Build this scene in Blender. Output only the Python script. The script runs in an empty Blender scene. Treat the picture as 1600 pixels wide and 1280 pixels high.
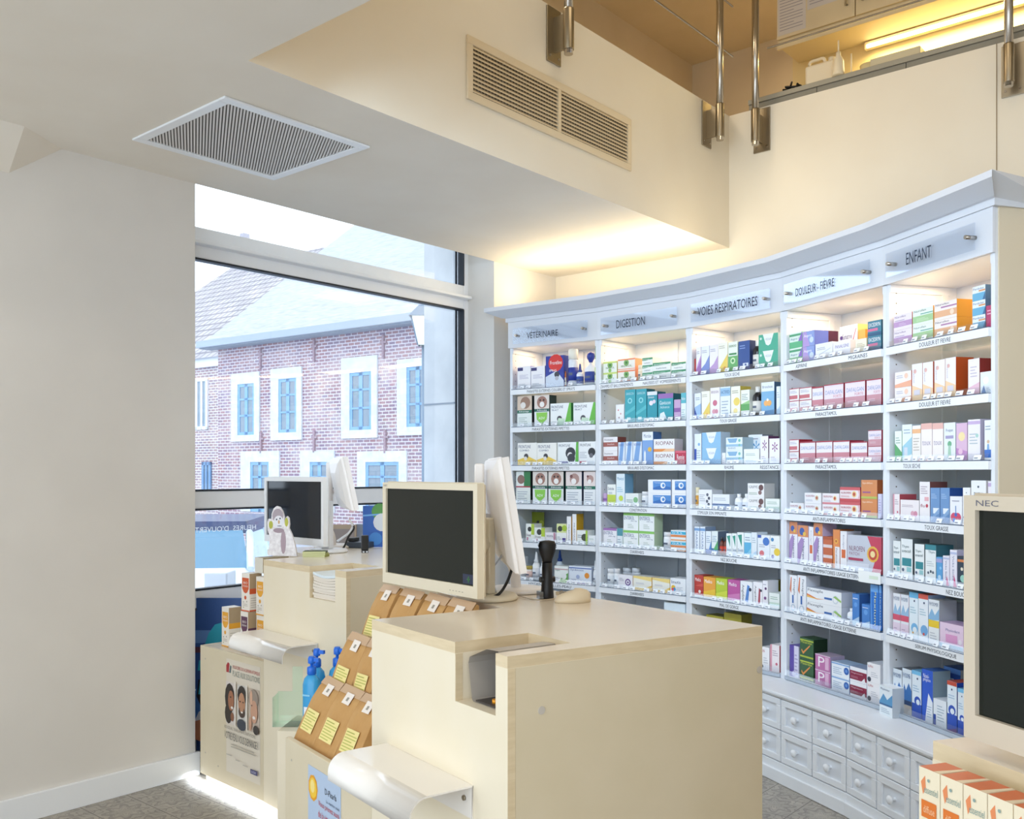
import bpy, math, random
from mathutils import Vector, Matrix
random.seed(7)
SC = bpy.context.scene
COL = SC.collection
# ---------------------------------------------------------------- camera, world, exposure
F = 1460.0; HZ = 738.0; EYE = 1.5
cam_d = bpy.data.cameras.new('camera'); cam = bpy.data.objects.new('camera', cam_d); COL.objects.link(cam)
cam.location = (0, 0, EYE); cam.rotation_euler = (math.pi/2, 0, 0)
cam_d.sensor_width = 36.0; cam_d.lens = 36.0*F/1600.0
cam_d.shift_y = (HZ-640.0)/1600.0; cam_d.clip_start = 0.02; cam_d.clip_end = 300
SC.camera = cam
SC.view_settings.view_transform = 'Standard'; SC.view_settings.look = 'None'
SC.view_settings.gamma = 1.0; SC.view_settings.use_curve_mapping = False
SC.view_settings.exposure = -0.13
try:
    SC.cycles.max_bounces = 10; SC.cycles.diffuse_bounces = 6; SC.cycles.transparent_max_bounces = 16
    SC.cycles.sample_clamp_indirect = 6.0; SC.cycles.caustics_reflective = False; SC.cycles.caustics_refractive = False
except Exception: pass
W = bpy.data.worlds.new('world'); SC.world = W; W.use_nodes = True
bg = W.node_tree.nodes['Background']; bg.inputs[0].default_value = (0.80, 0.90, 1.0, 1); bg.inputs[1].default_value = 3.2

# room frame: u runs along the window wall, n points at it
UX, UY = 0.6473, 0.7622
def UN(u, n): return (u*UX - n*UY, u*UY + n*UX)
def lamp(name, loc, size, power, color, rot=(0,0,0), size_y=None, spread=None):
    d = bpy.data.lights.new(name, 'AREA'); d.energy = power; d.color = color; d.size = size
    if size_y: d.shape = 'RECTANGLE'; d.size_y = size_y
    if spread: d.spread = spread
    o = bpy.data.objects.new(name, d); COL.objects.link(o); o.location = loc; o.rotation_euler = rot
    return o
WARM = (1.0, 0.80, 0.55); NEUT = (1.0, 0.93, 0.84); COOL = (0.75, 0.87, 1.0)
RZ = math.atan2(UY, UX)
for u, n, p in ((3.2, 1.2, 17), (3.2, -1.0, 16)):
    x, y = UN(u, n); lamp('ceiling_light', (x, y, 5.05), 1.2, p, WARM, (0, 0, RZ))
for u, n, p in ((0.9, 3.0, 6), (0.3, 0.9, 9), (0.5, -1.2, 9)):
    x, y = UN(u, n); lamp('ceiling_light', (x, y, 2.90), 0.5, p, NEUT, (0, 0, RZ))

# unseen fill lamps added under the edge of the low ceiling, turned at the shelves
for n_, p_ in ((2.1, 5), (1.7, 10), (0.9, 5), (0.1, 2.2), (-0.7, 1.3)):
    x, y = UN(1.80, n_); o_ = lamp('shelf_fill', (x, y, 2.84), .12, p_, (.62,.80,1.0), spread=math.radians(95))
    tx, ty = UN(5.0, 3.7 if n_ > 2 else n_*.9+(.9 if n_ > 1.5 else .3)); o_.rotation_euler = (Vector((tx, ty, 1.05))-o_.location).to_track_quat('-Z', 'Y').to_euler()
# ---------------------------------------------------------------- materials
def lin(h):
    h = h.lstrip('#')
    if len(h) == 3: h = ''.join(c*2 for c in h)
    r = []
    for i in (0, 2, 4):
        c = int(h[i:i+2], 16)/255.0
        r.append(c/12.92 if c <= 0.04045 else ((c+0.055)/1.055)**2.4)
    return (r[0], r[1], r[2], 1)
MC = {}
def mat(h, rough=0.5, metal=0.0, spec=0.5, emit=0.0, alpha=1.0):
    k = (h, rough, metal, spec, emit, alpha)
    if k in MC: return MC[k]
    m = bpy.data.materials.new('m_'+h.strip('#')); m.use_nodes = True
    b = m.node_tree.nodes['Principled BSDF']
    b.inputs['Base Color'].default_value = lin(h); b.inputs['Roughness'].default_value = rough
    b.inputs['Metallic'].default_value = metal; b.inputs['Specular IOR Level'].default_value = spec
    if emit: b.inputs['Emission Color'].default_value = lin(h); b.inputs['Emission Strength'].default_value = emit
    if alpha < 1: b.inputs['Alpha'].default_value = alpha
    MC[k] = m; return m
def glassy(name, tint=(1,1,1,1), refl=0.08, rough=0.02, gl=(1,1,1,1), mx_=0.7):
    m = bpy.data.materials.new(name); m.use_nodes = True; t = m.node_tree; t.nodes.clear()
    o = t.nodes.new('ShaderNodeOutputMaterial'); mx = t.nodes.new('ShaderNodeMixShader')
    a = t.nodes.new('ShaderNodeBsdfTransparent'); a.inputs[0].default_value = tint
    g = t.nodes.new('ShaderNodeBsdfGlossy'); g.inputs['Roughness'].default_value = rough; g.inputs[0].default_value = gl
    lw = t.nodes.new('ShaderNodeLayerWeight'); lw.inputs[0].default_value = 0.25
    mp = t.nodes.new('ShaderNodeMapRange'); mp.inputs['To Min'].default_value = refl; mp.inputs['To Max'].default_value = mx_
    t.links.new(lw.outputs['Fresnel'], mp.inputs['Value']); t.links.new(mp.outputs[0], mx.inputs[0])
    t.links.new(a.outputs[0], mx.inputs[1]); t.links.new(g.outputs[0], mx.inputs[2]); t.links.new(mx.outputs[0], o.inputs[0])
    return m
def noisy(name, h1, h2, scale=8, rough=0.6, stretch=(1,1,1), bump=0.0, detail=3):
    m = bpy.data.materials.new(name); m.use_nodes = True; t = m.node_tree; b = t.nodes['Principled BSDF']
    tc = t.nodes.new('ShaderNodeTexCoord'); mp = t.nodes.new('ShaderNodeMapping'); mp.inputs['Scale'].default_value = stretch
    n = t.nodes.new('ShaderNodeTexNoise'); n.inputs['Scale'].default_value = scale; n.inputs['Detail'].default_value = detail
    r = t.nodes.new('ShaderNodeValToRGB'); r.color_ramp.elements[0].color = lin(h1); r.color_ramp.elements[1].color = lin(h2)
    r.color_ramp.elements[0].position = 0.35; r.color_ramp.elements[1].position = 0.65
    t.links.new(tc.outputs['Object'], mp.inputs[0]); t.links.new(mp.outputs[0], n.inputs['Vector'])
    t.links.new(n.outputs['Fac'], r.inputs[0]); t.links.new(r.outputs[0], b.inputs['Base Color']); b.inputs['Roughness'].default_value = rough
    if bump:
        bp = t.nodes.new('ShaderNodeBump'); bp.inputs['Strength'].default_value = bump; bp.inputs['Distance'].default_value = 0.01
        t.links.new(n.outputs['Fac'], bp.inputs['Height']); t.links.new(bp.outputs[0], b.inputs['Normal'])
    return m
def brick_mat(name, c1, c2, mortar, rot):
    m = bpy.data.materials.new(name); m.use_nodes = True; t = m.node_tree; b = t.nodes['Principled BSDF']
    tc = t.nodes.new('ShaderNodeTexCoord')
    sp = t.nodes.new('ShaderNodeSeparateXYZ'); cb = t.nodes.new('ShaderNodeCombineXYZ')
    t.links.new(tc.outputs['Object'], sp.inputs[0]); t.links.new(sp.outputs['X'], cb.inputs['X']); t.links.new(sp.outputs['Z'], cb.inputs['Y'])
    br = t.nodes.new('ShaderNodeTexBrick'); br.inputs['Scale'].default_value = 1.0
    br.inputs['Brick Width'].default_value = 0.21; br.inputs['Row Height'].default_value = 0.082
    br.inputs['Mortar Size'].default_value = 0.013; br.inputs['Mortar Smooth'].default_value = 0.2
    br.inputs['Color1'].default_value = lin(c1); br.inputs['Color2'].default_value = lin(c2); br.inputs['Mortar'].default_value = lin(mortar)
    ns = t.nodes.new('ShaderNodeTexNoise'); ns.inputs['Scale'].default_value = 0.9; ns.inputs['Detail'].default_value = 5
    t.links.new(tc.outputs['Object'], ns.inputs['Vector'])
    mx = t.nodes.new('ShaderNodeMixRGB'); mx.blend_type = 'MIX'; mx.inputs[2].default_value = lin('#dccdca')
    mr = t.nodes.new('ShaderNodeMapRange'); mr.inputs['From Min'].default_value = .45; mr.inputs['From Max'].default_value = .75; mr.inputs['To Max'].default_value = .55
    t.links.new(ns.outputs['Fac'], mr.inputs['Value']); t.links.new(mr.outputs[0], mx.inputs[0])
    t.links.new(cb.outputs[0], br.inputs['Vector']); t.links.new(br.outputs['Color'], mx.inputs[1]); t.links.new(mx.outputs[0], b.inputs['Base Color'])
    b.inputs['Roughness'].default_value = 0.9
    return m
def floor_mat():
    m = bpy.data.materials.new('patterned_floor_tiles'); m.use_nodes = True; t = m.node_tree; b = t.nodes['Principled BSDF']
    N = t.nodes.new; L = t.links.new
    tc = N('ShaderNodeTexCoord'); mp = N('ShaderNodeMapping'); L(tc.outputs['Object'], mp.inputs[0]); mp.inputs['Scale'].default_value = (1/0.215,)*3
    sp = N('ShaderNodeSeparateXYZ'); L(mp.outputs[0], sp.inputs[0])
    def M(op, a, b_=None, c=None):
        n = N('ShaderNodeMath'); n.operation = op
        for i, v in enumerate((a, b_, c)):
            if v is None: continue
            if isinstance(v, (int, float)): n.inputs[i].default_value = v
            else: L(v, n.inputs[i])
        return n.outputs[0]
    fx = M('FRACT', sp.outputs['X']); fy = M('FRACT', sp.outputs['Y'])
    ax = M('ABSOLUTE', M('SUBTRACT', fx, 0.5)); ay = M('ABSOLUTE', M('SUBTRACT', fy, 0.5))
    grout = M('GREATER_THAN', M('MAXIMUM', ax, ay), 0.490)
    rad = M('SQRT', M('ADD', M('MULTIPLY', ax, ax), M('MULTIPLY', ay, ay)))
    ang = M('ARCTAN2', ay, ax)
    pet = M('MULTIPLY', M('COSINE', M('MULTIPLY', ang, 8.0)), 0.08)
    ns = N('ShaderNodeTexNoise'); ns.inputs['Scale'].default_value = 7; L(mp.outputs[0], ns.inputs['Vector'])
    r2 = M('ADD', M('ADD', rad, pet), M('MULTIPLY', ns.outputs['Fac'], 0.14))
    w = M('ABSOLUTE', M('SINE', M('MULTIPLY', r2, 21.0)))
    line = M('LESS_THAN', w, 0.28)
    blob = M('LESS_THAN', M('ABSOLUTE', M('SUBTRACT', r2, 0.40)), 0.045)
    fac = M('MINIMUM', M('ADD', M('MULTIPLY', line, .75), M('MULTIPLY', blob, 0.6)), 1.0)
    mx = N('ShaderNodeMixRGB'); L(fac, mx.inputs[0]); mx.inputs[1].default_value = lin('#b9b2a6'); mx.inputs[2].default_value = lin('#87807a')
    n2 = N('ShaderNodeTexNoise'); n2.inputs['Scale'].default_value = 2.2; L(mp.outputs[0], n2.inputs['Vector'])
    m3 = N('ShaderNodeMixRGB'); m3.blend_type = 'MULTIPLY'; m3.inputs[0].default_value = 0.5; L(mx.outputs[0], m3.inputs[1]); L(n2.outputs['Fac'], m3.inputs[2])
    mg = N('ShaderNodeMixRGB'); L(grout, mg.inputs[0]); L(m3.outputs[0], mg.inputs[1]); mg.inputs[2].default_value = lin('#5d5650')
    L(mg.outputs[0], b.inputs['Base Color']); b.inputs['Roughness'].default_value = 0.35
    return m
M_WALL = noisy('wall_paint', '#dbd7d1', '#dfdbd5', 3, 0.7)
M_CEIL = noisy('ceiling_paint', '#e5ddd0', '#e8e1d5', 3, 0.75)
M_CREAM = noisy('cream_fascia_paint', '#e8e0cf', '#eae3d3', 3, 0.65)
M_TAN = noisy('tan_wall_paint', '#cbbea4', '#d0c3aa', 3, 0.75)
M_WHITE = mat('#eceff3', 0.35); M_WHITE2 = mat('#e4e8ee', 0.3)
M_BACK = mat('#cfd6e0', 0.5)
M_FRAME = noisy('white_window_frame', '#eff2f6', '#f3f5f8', 6, 0.35)
M_GASKET = mat('#1c2430', 0.5)
M_GLASS = glassy('window_glass', (0.97,0.985,1,1), 0.02)
M_LAM = noisy('cream_laminate', '#e8dcc2', '#eadfc8', 5, 0.38)
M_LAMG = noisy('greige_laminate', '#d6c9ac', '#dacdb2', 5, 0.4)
M_TOP = noisy('counter_top_laminate', '#eadfcd', '#ede3d2', 5, 0.22)
M_EDGE = noisy('maple_edge_band', '#d6c3a0', '#dfcdac', 14, 0.45, (1,1,6))
M_STEEL = mat('#b9b2a8', 0.22, 1.0); M_STEEL2 = mat('#a39884', 0.35, 1.0)
M_BEZ = mat('#e0d6bf', 0.45); M_BEZW = mat('#e6e6e6', 0.4); M_BACKW = mat('#e9e5e2', 0.4)
M_SCR = mat('#141a16', 0.12, 0, 0.35); M_SCRB = mat('#151c26', 0.10, 0, 0.5)
M_BLK = mat('#121214', 0.45); M_KRAFT = noisy('kraft_paper', '#b98a4f', '#c69a60', 12, 0.6, (1,1,1), 0.3)
def roof_tiles(name, c1, c2, mo, bw, rh, ms):
    m = brick_mat(name, c1, c2, mo, 0); t = m.node_tree
    for n in t.nodes:
        if n.type == 'TEX_BRICK': n.inputs['Brick Width'].default_value = bw; n.inputs['Row Height'].default_value = rh; n.inputs['Mortar Size'].default_value = ms
        if n.type == 'MAP_RANGE': n.inputs['To Max'].default_value = .15
    return m
M_ROOF = roof_tiles('slate_roof', '#8b8f94', '#a2a6aa', '#777b80', .34, .17, .010)
M_STONE = noisy('pale_stone', '#c8ccd0', '#d6d9dc', 4, 0.8)
M_ROOF = noisy('grey_roof', '#9a9da2', '#b2b5b9', 3, 0.8, (1,1,14))
M_LIP = glassy('clear_shelf_lip', (0.93,0.96,1,1), 0.14, 0.12, (1,1,1,1))
M_ACR = glassy('clear_acrylic', (0.93,0.96,1.0,1), 0.08, 0.04, mx_=0.25)
M_MINT = glassy('mint_acrylic', (0.88,0.98,0.93,1), 0.05, 0.1)
M_SHGL = glassy('shelf_glass', (0.86,0.93,0.95,1), 0.10, 0.05)

# ---------------------------------------------------------------- mesh builder
def tag(o, label=None, cat=None, group=None, kind=None):
    if label: o['label'] = label
    if cat: o['category'] = cat
    if group: o['group'] = group
    if kind: o['kind'] = kind
    return o
TX = {}
def text_geo(s):
    if s in TX: return TX[s]
    c = bpy.data.curves.new('t', 'FONT'); c.body = s; c.resolution_u = 2
    o = bpy.data.objects.new('t', c); COL.objects.link(o)
    me = bpy.data.meshes.new_from_object(o)
    vs = [(v.co.x, v.co.y) for v in me.vertices]; fs = [tuple(p.vertices) for p in me.polygons]
    bpy.data.objects.remove(o); bpy.data.curves.remove(c); bpy.data.meshes.remove(me)
    if vs:
        x0 = min(v[0] for v in vs); x1 = max(v[0] for v in vs); y0 = min(v[1] for v in vs); y1 = max(v[1] for v in vs)
        dx = max(x1-x0, 1e-6); dy = max(y1-y0, 1e-6)
        vs = [((v[0]-x0)/dx, (v[1]-y0)/dy) for v in vs]
    TX[s] = (vs, fs); return TX[s]
class MB:
    def __init__(s): s.v = []; s.f = []; s.m = []; s.sm = []; s.mats = []
    def mi(s, m):
        if m not in s.mats: s.mats.append(m)
        return s.mats.index(m)
    def face(s, idx, m, smooth=False): s.f.append(tuple(idx)); s.m.append(s.mi(m)); s.sm.append(smooth)
    def add(s, vs): n = len(s.v); s.v.extend([tuple(v) for v in vs]); return n
    def poly(s, vs, m): n = s.add(vs); s.face(range(n, n+len(vs)), m); return s
    def box(s, x0, y0, z0, x1, y1, z1, m, top=None, front=None):
        n = s.add([(x0,y0,z0),(x1,y0,z0),(x1,y1,z0),(x0,y1,z0),(x0,y0,z1),(x1,y0,z1),(x1,y1,z1),(x0,y1,z1)])
        for i, q in enumerate(((0,3,2,1),(4,5,6,7),(0,1,5,4),(1,2,6,5),(2,3,7,6),(3,0,4,7))):
            mm = m
            if i == 1 and top: mm = top
            if i == 2 and front: mm = front
            s.face([n+k for k in q], mm)
        return s
    def prism(s, P, z0, z1, m, top=None, bot=None):
        a = sum(P[i][0]*P[(i+1)%len(P)][1]-P[(i+1)%len(P)][0]*P[i][1] for i in range(len(P)))
        if a < 0: P = P[::-1]
        k = len(P); n = s.add([(p[0],p[1],z0) for p in P]+[(p[0],p[1],z1) for p in P])
        s.face([n+i for i in range(k)][::-1], bot or m); s.face([n+k+i for i in range(k)], top or m)
        for i in range(k): j = (i+1) % k; s.face([n+i, n+j, n+k+j, n+k+i], m)
        return s
    def cyl(s, p0, p1, r, m, n=16, r1=None, cap=None):
        p0 = Vector(p0); p1 = Vector(p1); d = (p1-p0).normalized(); r1 = r if r1 is None else r1
        a = d.orthogonal().normalized(); b = d.cross(a)
        o = s.add([p0+(a*math.cos(2*math.pi*i/n)+b*math.sin(2*math.pi*i/n))*r for i in range(n)]+[p1+(a*math.cos(2*math.pi*i/n)+b*math.sin(2*math.pi*i/n))*r1 for i in range(n)])
        for i in range(n): j = (i+1) % n; s.face([o+i,o+j,o+n+j,o+n+i], m, True)
        s.face([o+i for i in range(n)][::-1], cap or m); s.face([o+n+i for i in range(n)], cap or m)
        return s
    def lathe(s, prof, m, n=20, c=(0,0), sx=1.0, sy=1.0, mats=None):
        k = len(prof)
        o = s.add([(c[0]+r*sx*math.cos(2*math.pi*i/n), c[1]+r*sy*math.sin(2*math.pi*i/n), z) for r, z in prof for i in range(n)])
        for a in range(k-1):
            for i in range(n): j = (i+1) % n; s.face([o+a*n+i,o+a*n+j,o+(a+1)*n+j,o+(a+1)*n+i], mats[a] if mats else m, True)
        s.face([o+i for i in range(n)][::-1], mats[0] if mats else m); s.face([o+(k-1)*n+i for i in range(n)], mats[-1] if mats else m)
        return s
    def tube(s, pts, r, m, n=8):
        pts = [Vector(p) for p in pts]; o = None; up = Vector((0,0,1))
        for i, p in enumerate(pts):
            d = (pts[min(i+1,len(pts)-1)]-pts[max(i-1,0)]).normalized()
            a = d.cross(up); a = a.normalized() if a.length > 1e-3 else d.orthogonal().normalized(); b = d.cross(a)
            q = s.add([p+(a*math.cos(2*math.pi*k/n)+b*math.sin(2*math.pi*k/n))*r for k in range(n)])
            if o is not None:
                for k in range(n): j = (k+1) % n; s.face([o+k,o+j,q+j,q+k], m, True)
            else: s.face([q+k for k in range(n)], m)
            o = q
        s.face([o+k for k in range(n)][::-1], m)
        return s
    def text(s, t, x0, z0, x1, z1, y, m, mirror=False):
        vs, fs = text_geo(t)
        if not vs: return s
        n = s.add([((x1-a*(x1-x0)) if mirror else (x0+a*(x1-x0)), y, z0+b*(z1-z0)) for a, b in vs])
        for f in fs: s.face([n+i for i in f], m)
        return s
    def build(s, name, parent=None, loc=(0,0,0), rz=0.0, bevel=0, label=None, cat=None, group=None, kind=None, seg=2):
        me = bpy.data.meshes.new(name); me.from_pydata(s.v, [], s.f); 
        for m in s.mats: me.materials.append(m)
        me.polygons.foreach_set('material_index', s.m); me.polygons.foreach_set('use_smooth', s.sm); me.update()
        o = bpy.data.objects.new(name, me); COL.objects.link(o); o.parent = parent; o.location = loc; o.rotation_euler = (0,0,rz)
        if bevel:
            b = o.modifiers.new('bevel', 'BEVEL'); b.width = bevel; b.segments = seg; b.limit_method = 'ANGLE'; b.angle_limit = math.radians(40)
        return tag(o, label, cat, group, kind)
def empty(name, loc=(0,0,0), rz=0, label=None, cat=None, group=None, kind=None):
    o = bpy.data.objects.new(name, None); COL.objects.link(o); o.location = loc; o.rotation_euler = (0,0,rz); o.empty_display_size = .1
    return tag(o, label, cat, group, kind)
def smooth_tube_pts(P, k=6):
    P = [Vector(p) for p in P]; out = []
    for i in range(len(P)-1):
        a = P[max(i-1,0)]; b = P[i]; c = P[i+1]; d = P[min(i+2,len(P)-1)]
        for j in range(k):
            t = j/k; out.append(0.5*((2*b)+(-a+c)*t+(2*a-5*b+4*c-d)*t*t+(-a+3*b-3*c+d)*t**3))
    out.append(P[-1]); return out
def on_z(px, py, z):
    Y = F*(EYE-z)/(py-HZ); return Vector(((px-800)/F*Y, Y))
def on_line(px, p, d):
    r = (px-800)/F; t = (r*p[1]-p[0])/(d[0]-r*d[1]); return t, Vector((p[0]+t*d[0], p[1]+t*d[1]))
def zat(py, Y): return EYE+(HZ-py)*Y/F
def unit(d): d = Vector((d[0], d[1])); return d.normalized()

# ================================================================ SETTING
UE, NE, NW, UB = 1.88, 2.80, 4.194, 5.435     # void corner, window wall, back wall
U0, N0 = -1.9, -3.2; Z1, Z2, Z3 = 2.93, 3.77, 5.15
W1u, W2u = 2.513, 4.75
def P(u, n, z): x, y = UN(u, n); return (x, y, z)
def unbox(name, u0, n0, z0, u1, n1, z1, m, bevel=0, parent=None, kind='structure', **k):
    x, y = UN(0, 0)
    return MB().box(u0, n0, z0, u1, n1, z1, m).build(name, parent, (0,0,0), 0 if parent else RZ, bevel, kind=kind if not parent else None, **k)
# with rz = RZ local (u, n) maps to world because UN is a pure rotation
unbox('floor', U0, N0, -0.1, UB+0.05, NW+0.29, 0.0, floor_mat())
mb = MB(); mb.box(U0, N0, Z1, UE, NW, Z2, M_CEIL); mb.build('ceiling', None, (0,0,0), RZ, kind='structure')
mb = MB()
n = mb.add([(UE,NE,Z1),(UB,NE,Z1),(UB,NW,Z1),(UE,NW,Z1),(UE,NE,Z2),(UB,NE,Z2),(UB,NW,Z2),(UE,NW,Z2)])
for q, m in (((0,3,2,1),M_CEIL),((4,5,6,7),M_TAN),((0,1,5,4),M_CREAM),((1,2,6,5),M_CREAM),((2,3,7,6),M_CEIL),((3,0,4,7),M_CEIL)): mb.face([n+k for k in q], m)
mb.build('ceiling_soffit', None, (0,0,0), RZ, kind='structure')
# sloping corner under the soffit, far left
mb = MB(); a = (1.88, NW-0.001, Z1+0.02); mb.poly([(1.876,NW,Z1+.01),(1.64,NW,2.77),(1.64,NW-.16,Z1+.003)], M_CEIL)
mb.poly([(1.64,NW,2.77),(-1.9,NW,2.77),(-1.9,NW-.16,Z1+.003),(1.64,NW-.16,Z1+.003)], M_CEIL)
mb.build('ceiling_slope', None, (0,0,0), RZ, kind='structure')
unbox('ceiling_upper', U0, N0, Z3, UB+2.2, NW+0.3, Z3+0.1, M_TAN)
unbox('wall_left', U0, NW, 0, W1u, NW+0.28, Z3, M_WALL)
unbox('wall_left_corner', W2u, NW, 0, UB+2.2, NW+0.28, Z2, M_WALL)
unbox('wall_left_upper', W1u-0.3, NW, 3.45, UB+2.2, NW+0.28, Z3, M_TAN)
unbox('wall_back', UB, N0, 0, UB+0.06, NW, Z2, M_CREAM)
unbox('wall_right', U0, N0-0.1, 0, UB+2.2, N0, Z3, M_WALL)
unbox('wall_kitchen', UB+2.0, N0, Z2, UB+2.1, NW, Z3, M_TAN)
unbox('floor_mezzanine', UB+0.05, N0, Z2-0.12, UB+2.1, NW, Z2-0.02, M_TAN)
unbox('baseboard_left', U0, NW-0.018, 0, W1u+0.018, NW, 0.115, M_WHITE, 0.003)
unbox('trim_panel_joint', UB-0.004, 1.245, 2.3, UB, 1.2485, Z2, mat('#8d7a5a',0.8))
unbox('floor_sidewalk', -6, NW+0.29, -0.2, 9, NW+2.0, -0.12, noisy('paving', '#aab2bd', '#c3cad3', 5, .8))
unbox('ground', -40, NW+2.0, -0.45, 60, 60, -0.35, noisy('road', '#aeb6c2', '#c0c7d0', 2, .8))

# window in the recess
wn = NW+0.28; wrt = empty('window_1', (0,0,0), RZ, kind='structure')
def bar(name, u0, z0, u1, z1, n0=wn-0.04, n1=wn+0.05, m=M_FRAME, b=0.006): MB().box(u0, n0, z0, u1, n1, z1, m).build(name, wrt, bevel=b)
gu0, gu1 = W1u-0.25, 4.705
bar('frame_jamb', gu1+0.003, 0, W2u+0.06, 3.45)
bar('transom', gu0, 2.625, gu1+.003, 2.79); bar('transom_ledge', gu0, 2.690, W2u-.02, 2.712, wn-0.10, wn-.04)
bar('middle_rail', gu0, 1.306, gu1+.003, 1.402); bar('lower_rail', gu0, 0.784, gu1+.003, 0.880); bar('bottom_rail', gu0, 0, gu1+.003, 0.10)
for z in (2.622, 1.404, 1.303, 0.882, 0.781): bar('gasket', gu0, z-0.005, gu1, z+0.005, wn-0.043, wn+.0, M_GASKET, 0)
bar('gasket', gu1-0.035, 1.404, gu1-0.022, 2.622, wn-0.0, wn+.01, M_GASKET, 0); bar('gasket', gu1-0.006, 1.404, gu1+0.004, 2.622, wn-0.043, wn+.01, M_GASKET, 0)
bar('gasket', gu1-0.035, 2.79, gu1-0.022, 3.45, wn-0.0, wn+.01, M_GASKET, 0); bar('gasket', gu1-0.006, 2.79, gu1+0.004, 3.45, wn-0.043, wn+.01, M_GASKET, 0)
MB().box(gu0, wn, 0.05, gu1, wn+0.006, 3.45, M_GLASS).build('pane', wrt)
unbox('wall_outside_return', gu1+0.01, wn+0.02, -0.12, gu1+0.7, wn+0.36, 4.2, M_STONE)
unbox('wall_outside_joint', gu1+0.004, wn+0.05, 1.98, gu1+0.01, wn+0.36, 1.99, mat('#8d98a6',.8))
vinyl = mat('#f6f8fc', .5); _t = vinyl.node_tree; _tr = _t.nodes.new('ShaderNodeBsdfTranslucent'); _ad = _t.nodes.new('ShaderNodeMixShader'); _ad.inputs[0].default_value = .8; _t.links.new(_t.nodes['Principled BSDF'].outputs[0], _ad.inputs[1]); _t.links.new(_tr.outputs[0], _ad.inputs[2]); _t.links.new(_ad.outputs[0], _t.nodes['Material Output'].inputs[0])
# mirrored lettering on the outside of the glass
mb = MB()
(mb.text("HEURES  D'OUVERTURE", 2.60, 1.180, 3.055, 1.208, wn-0.002, vinyl, mirror=True))
mb.build('window_lettering', None, (0,0,0), RZ, label="white mirrored HEURES D'OUVERTURE lettering stuck on the shop window", cat='window lettering')
# ================================================================ CURVED WALL CABINET
DV = [Vector(p) for p in ((-.013,6.256),(.541,5.847),(1.018,5.366),(1.40,4.81),(1.659,4.14),(1.819,3.518))]
SH = [2.015, 1.765, 1.51, 1.256, 1.004, 0.752]; ZF = 2.327; ZB = 0.438; DEP = 0.36; TK = 0.02
BAYN = ['VÉTÉRINAIRE', 'DIGESTION', 'VOIES RESPIRATOIRES', 'DOULEUR - FIÈVRE', 'ENFANT']
BAYL = ['veterinary', 'digestion', 'respiratory', 'pain-and-fever', "children's"]
def offset(Pt, d):
    # positive d = towards the room
    out = []; k = len(Pt)
    ns = []
    for i in range(k-1):
        e = (Pt[i+1]-Pt[i]).normalized(); ns.append(Vector((e.y, -e.x)))
    for i in range(k):
        if i == 0: out.append(Pt[0]+ns[0]*d)
        elif i == k-1: out.append(Pt[-1]+ns[-1]*d)
        else:
            b = (ns[i-1]+ns[i]).normalized(); out.append(Pt[i]+b*(d/b.dot(ns[i])))
    return out
def sweep(mb, Pt, prof, m, ext0=0.0, ext1=0.0):
    # prof: list of (offset towards room, z); closed loop
    rows = []
    for d, z in prof:
        q = offset(Pt, d)
        e0 = (Pt[0]-Pt[1]).normalized(); e1 = (Pt[-1]-Pt[-2]).normalized()
        q[0] = q[0]+e0*(ext0*max(d,0)); q[-1] = q[-1]+e1*(ext1*max(d,0))
        rows.append(mb.add([(p.x,p.y,z) for p in q]))
    k = len(Pt); r = len(prof)
    for a in range(r):
        b = (a+1) % r
        for i in range(k-1): mb.face([rows[a]+i, rows[a]+i+1, rows[b]+i+1, rows[b]+i], m)
    mb.face([rows[a] for a in range(r)], m); mb.face([rows[a]+k-1 for a in range(r)][::-1], m)
M_CORN = mat('#dde0e6', 0.4); M_HOLE = mat('#6d6459', .8); M_INK = mat('#2a3240', .7, 0, .1); M_SIDE = mat('#dccfb6', .5)
mb = MB()
sweep(mb, DV, [(-DEP,2.50),(0.022,2.50),(0.022,2.528),(0.04,2.528),(0.125,2.566),(0.125,2.592),(-DEP,2.592)], M_CORN, 1, 1)
e = mb.build('cornice', None, label='pale grey stepped crown moulding running along the top of the curved shelving wall', cat='cornice')
BAYO = []
def rail_text(mbt, words, L, z):
    for t, x0, x1 in words:
        mbt.text(t, x0*L, z+0.007, x1*L, z+0.025, -0.0165, M_INK)
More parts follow.
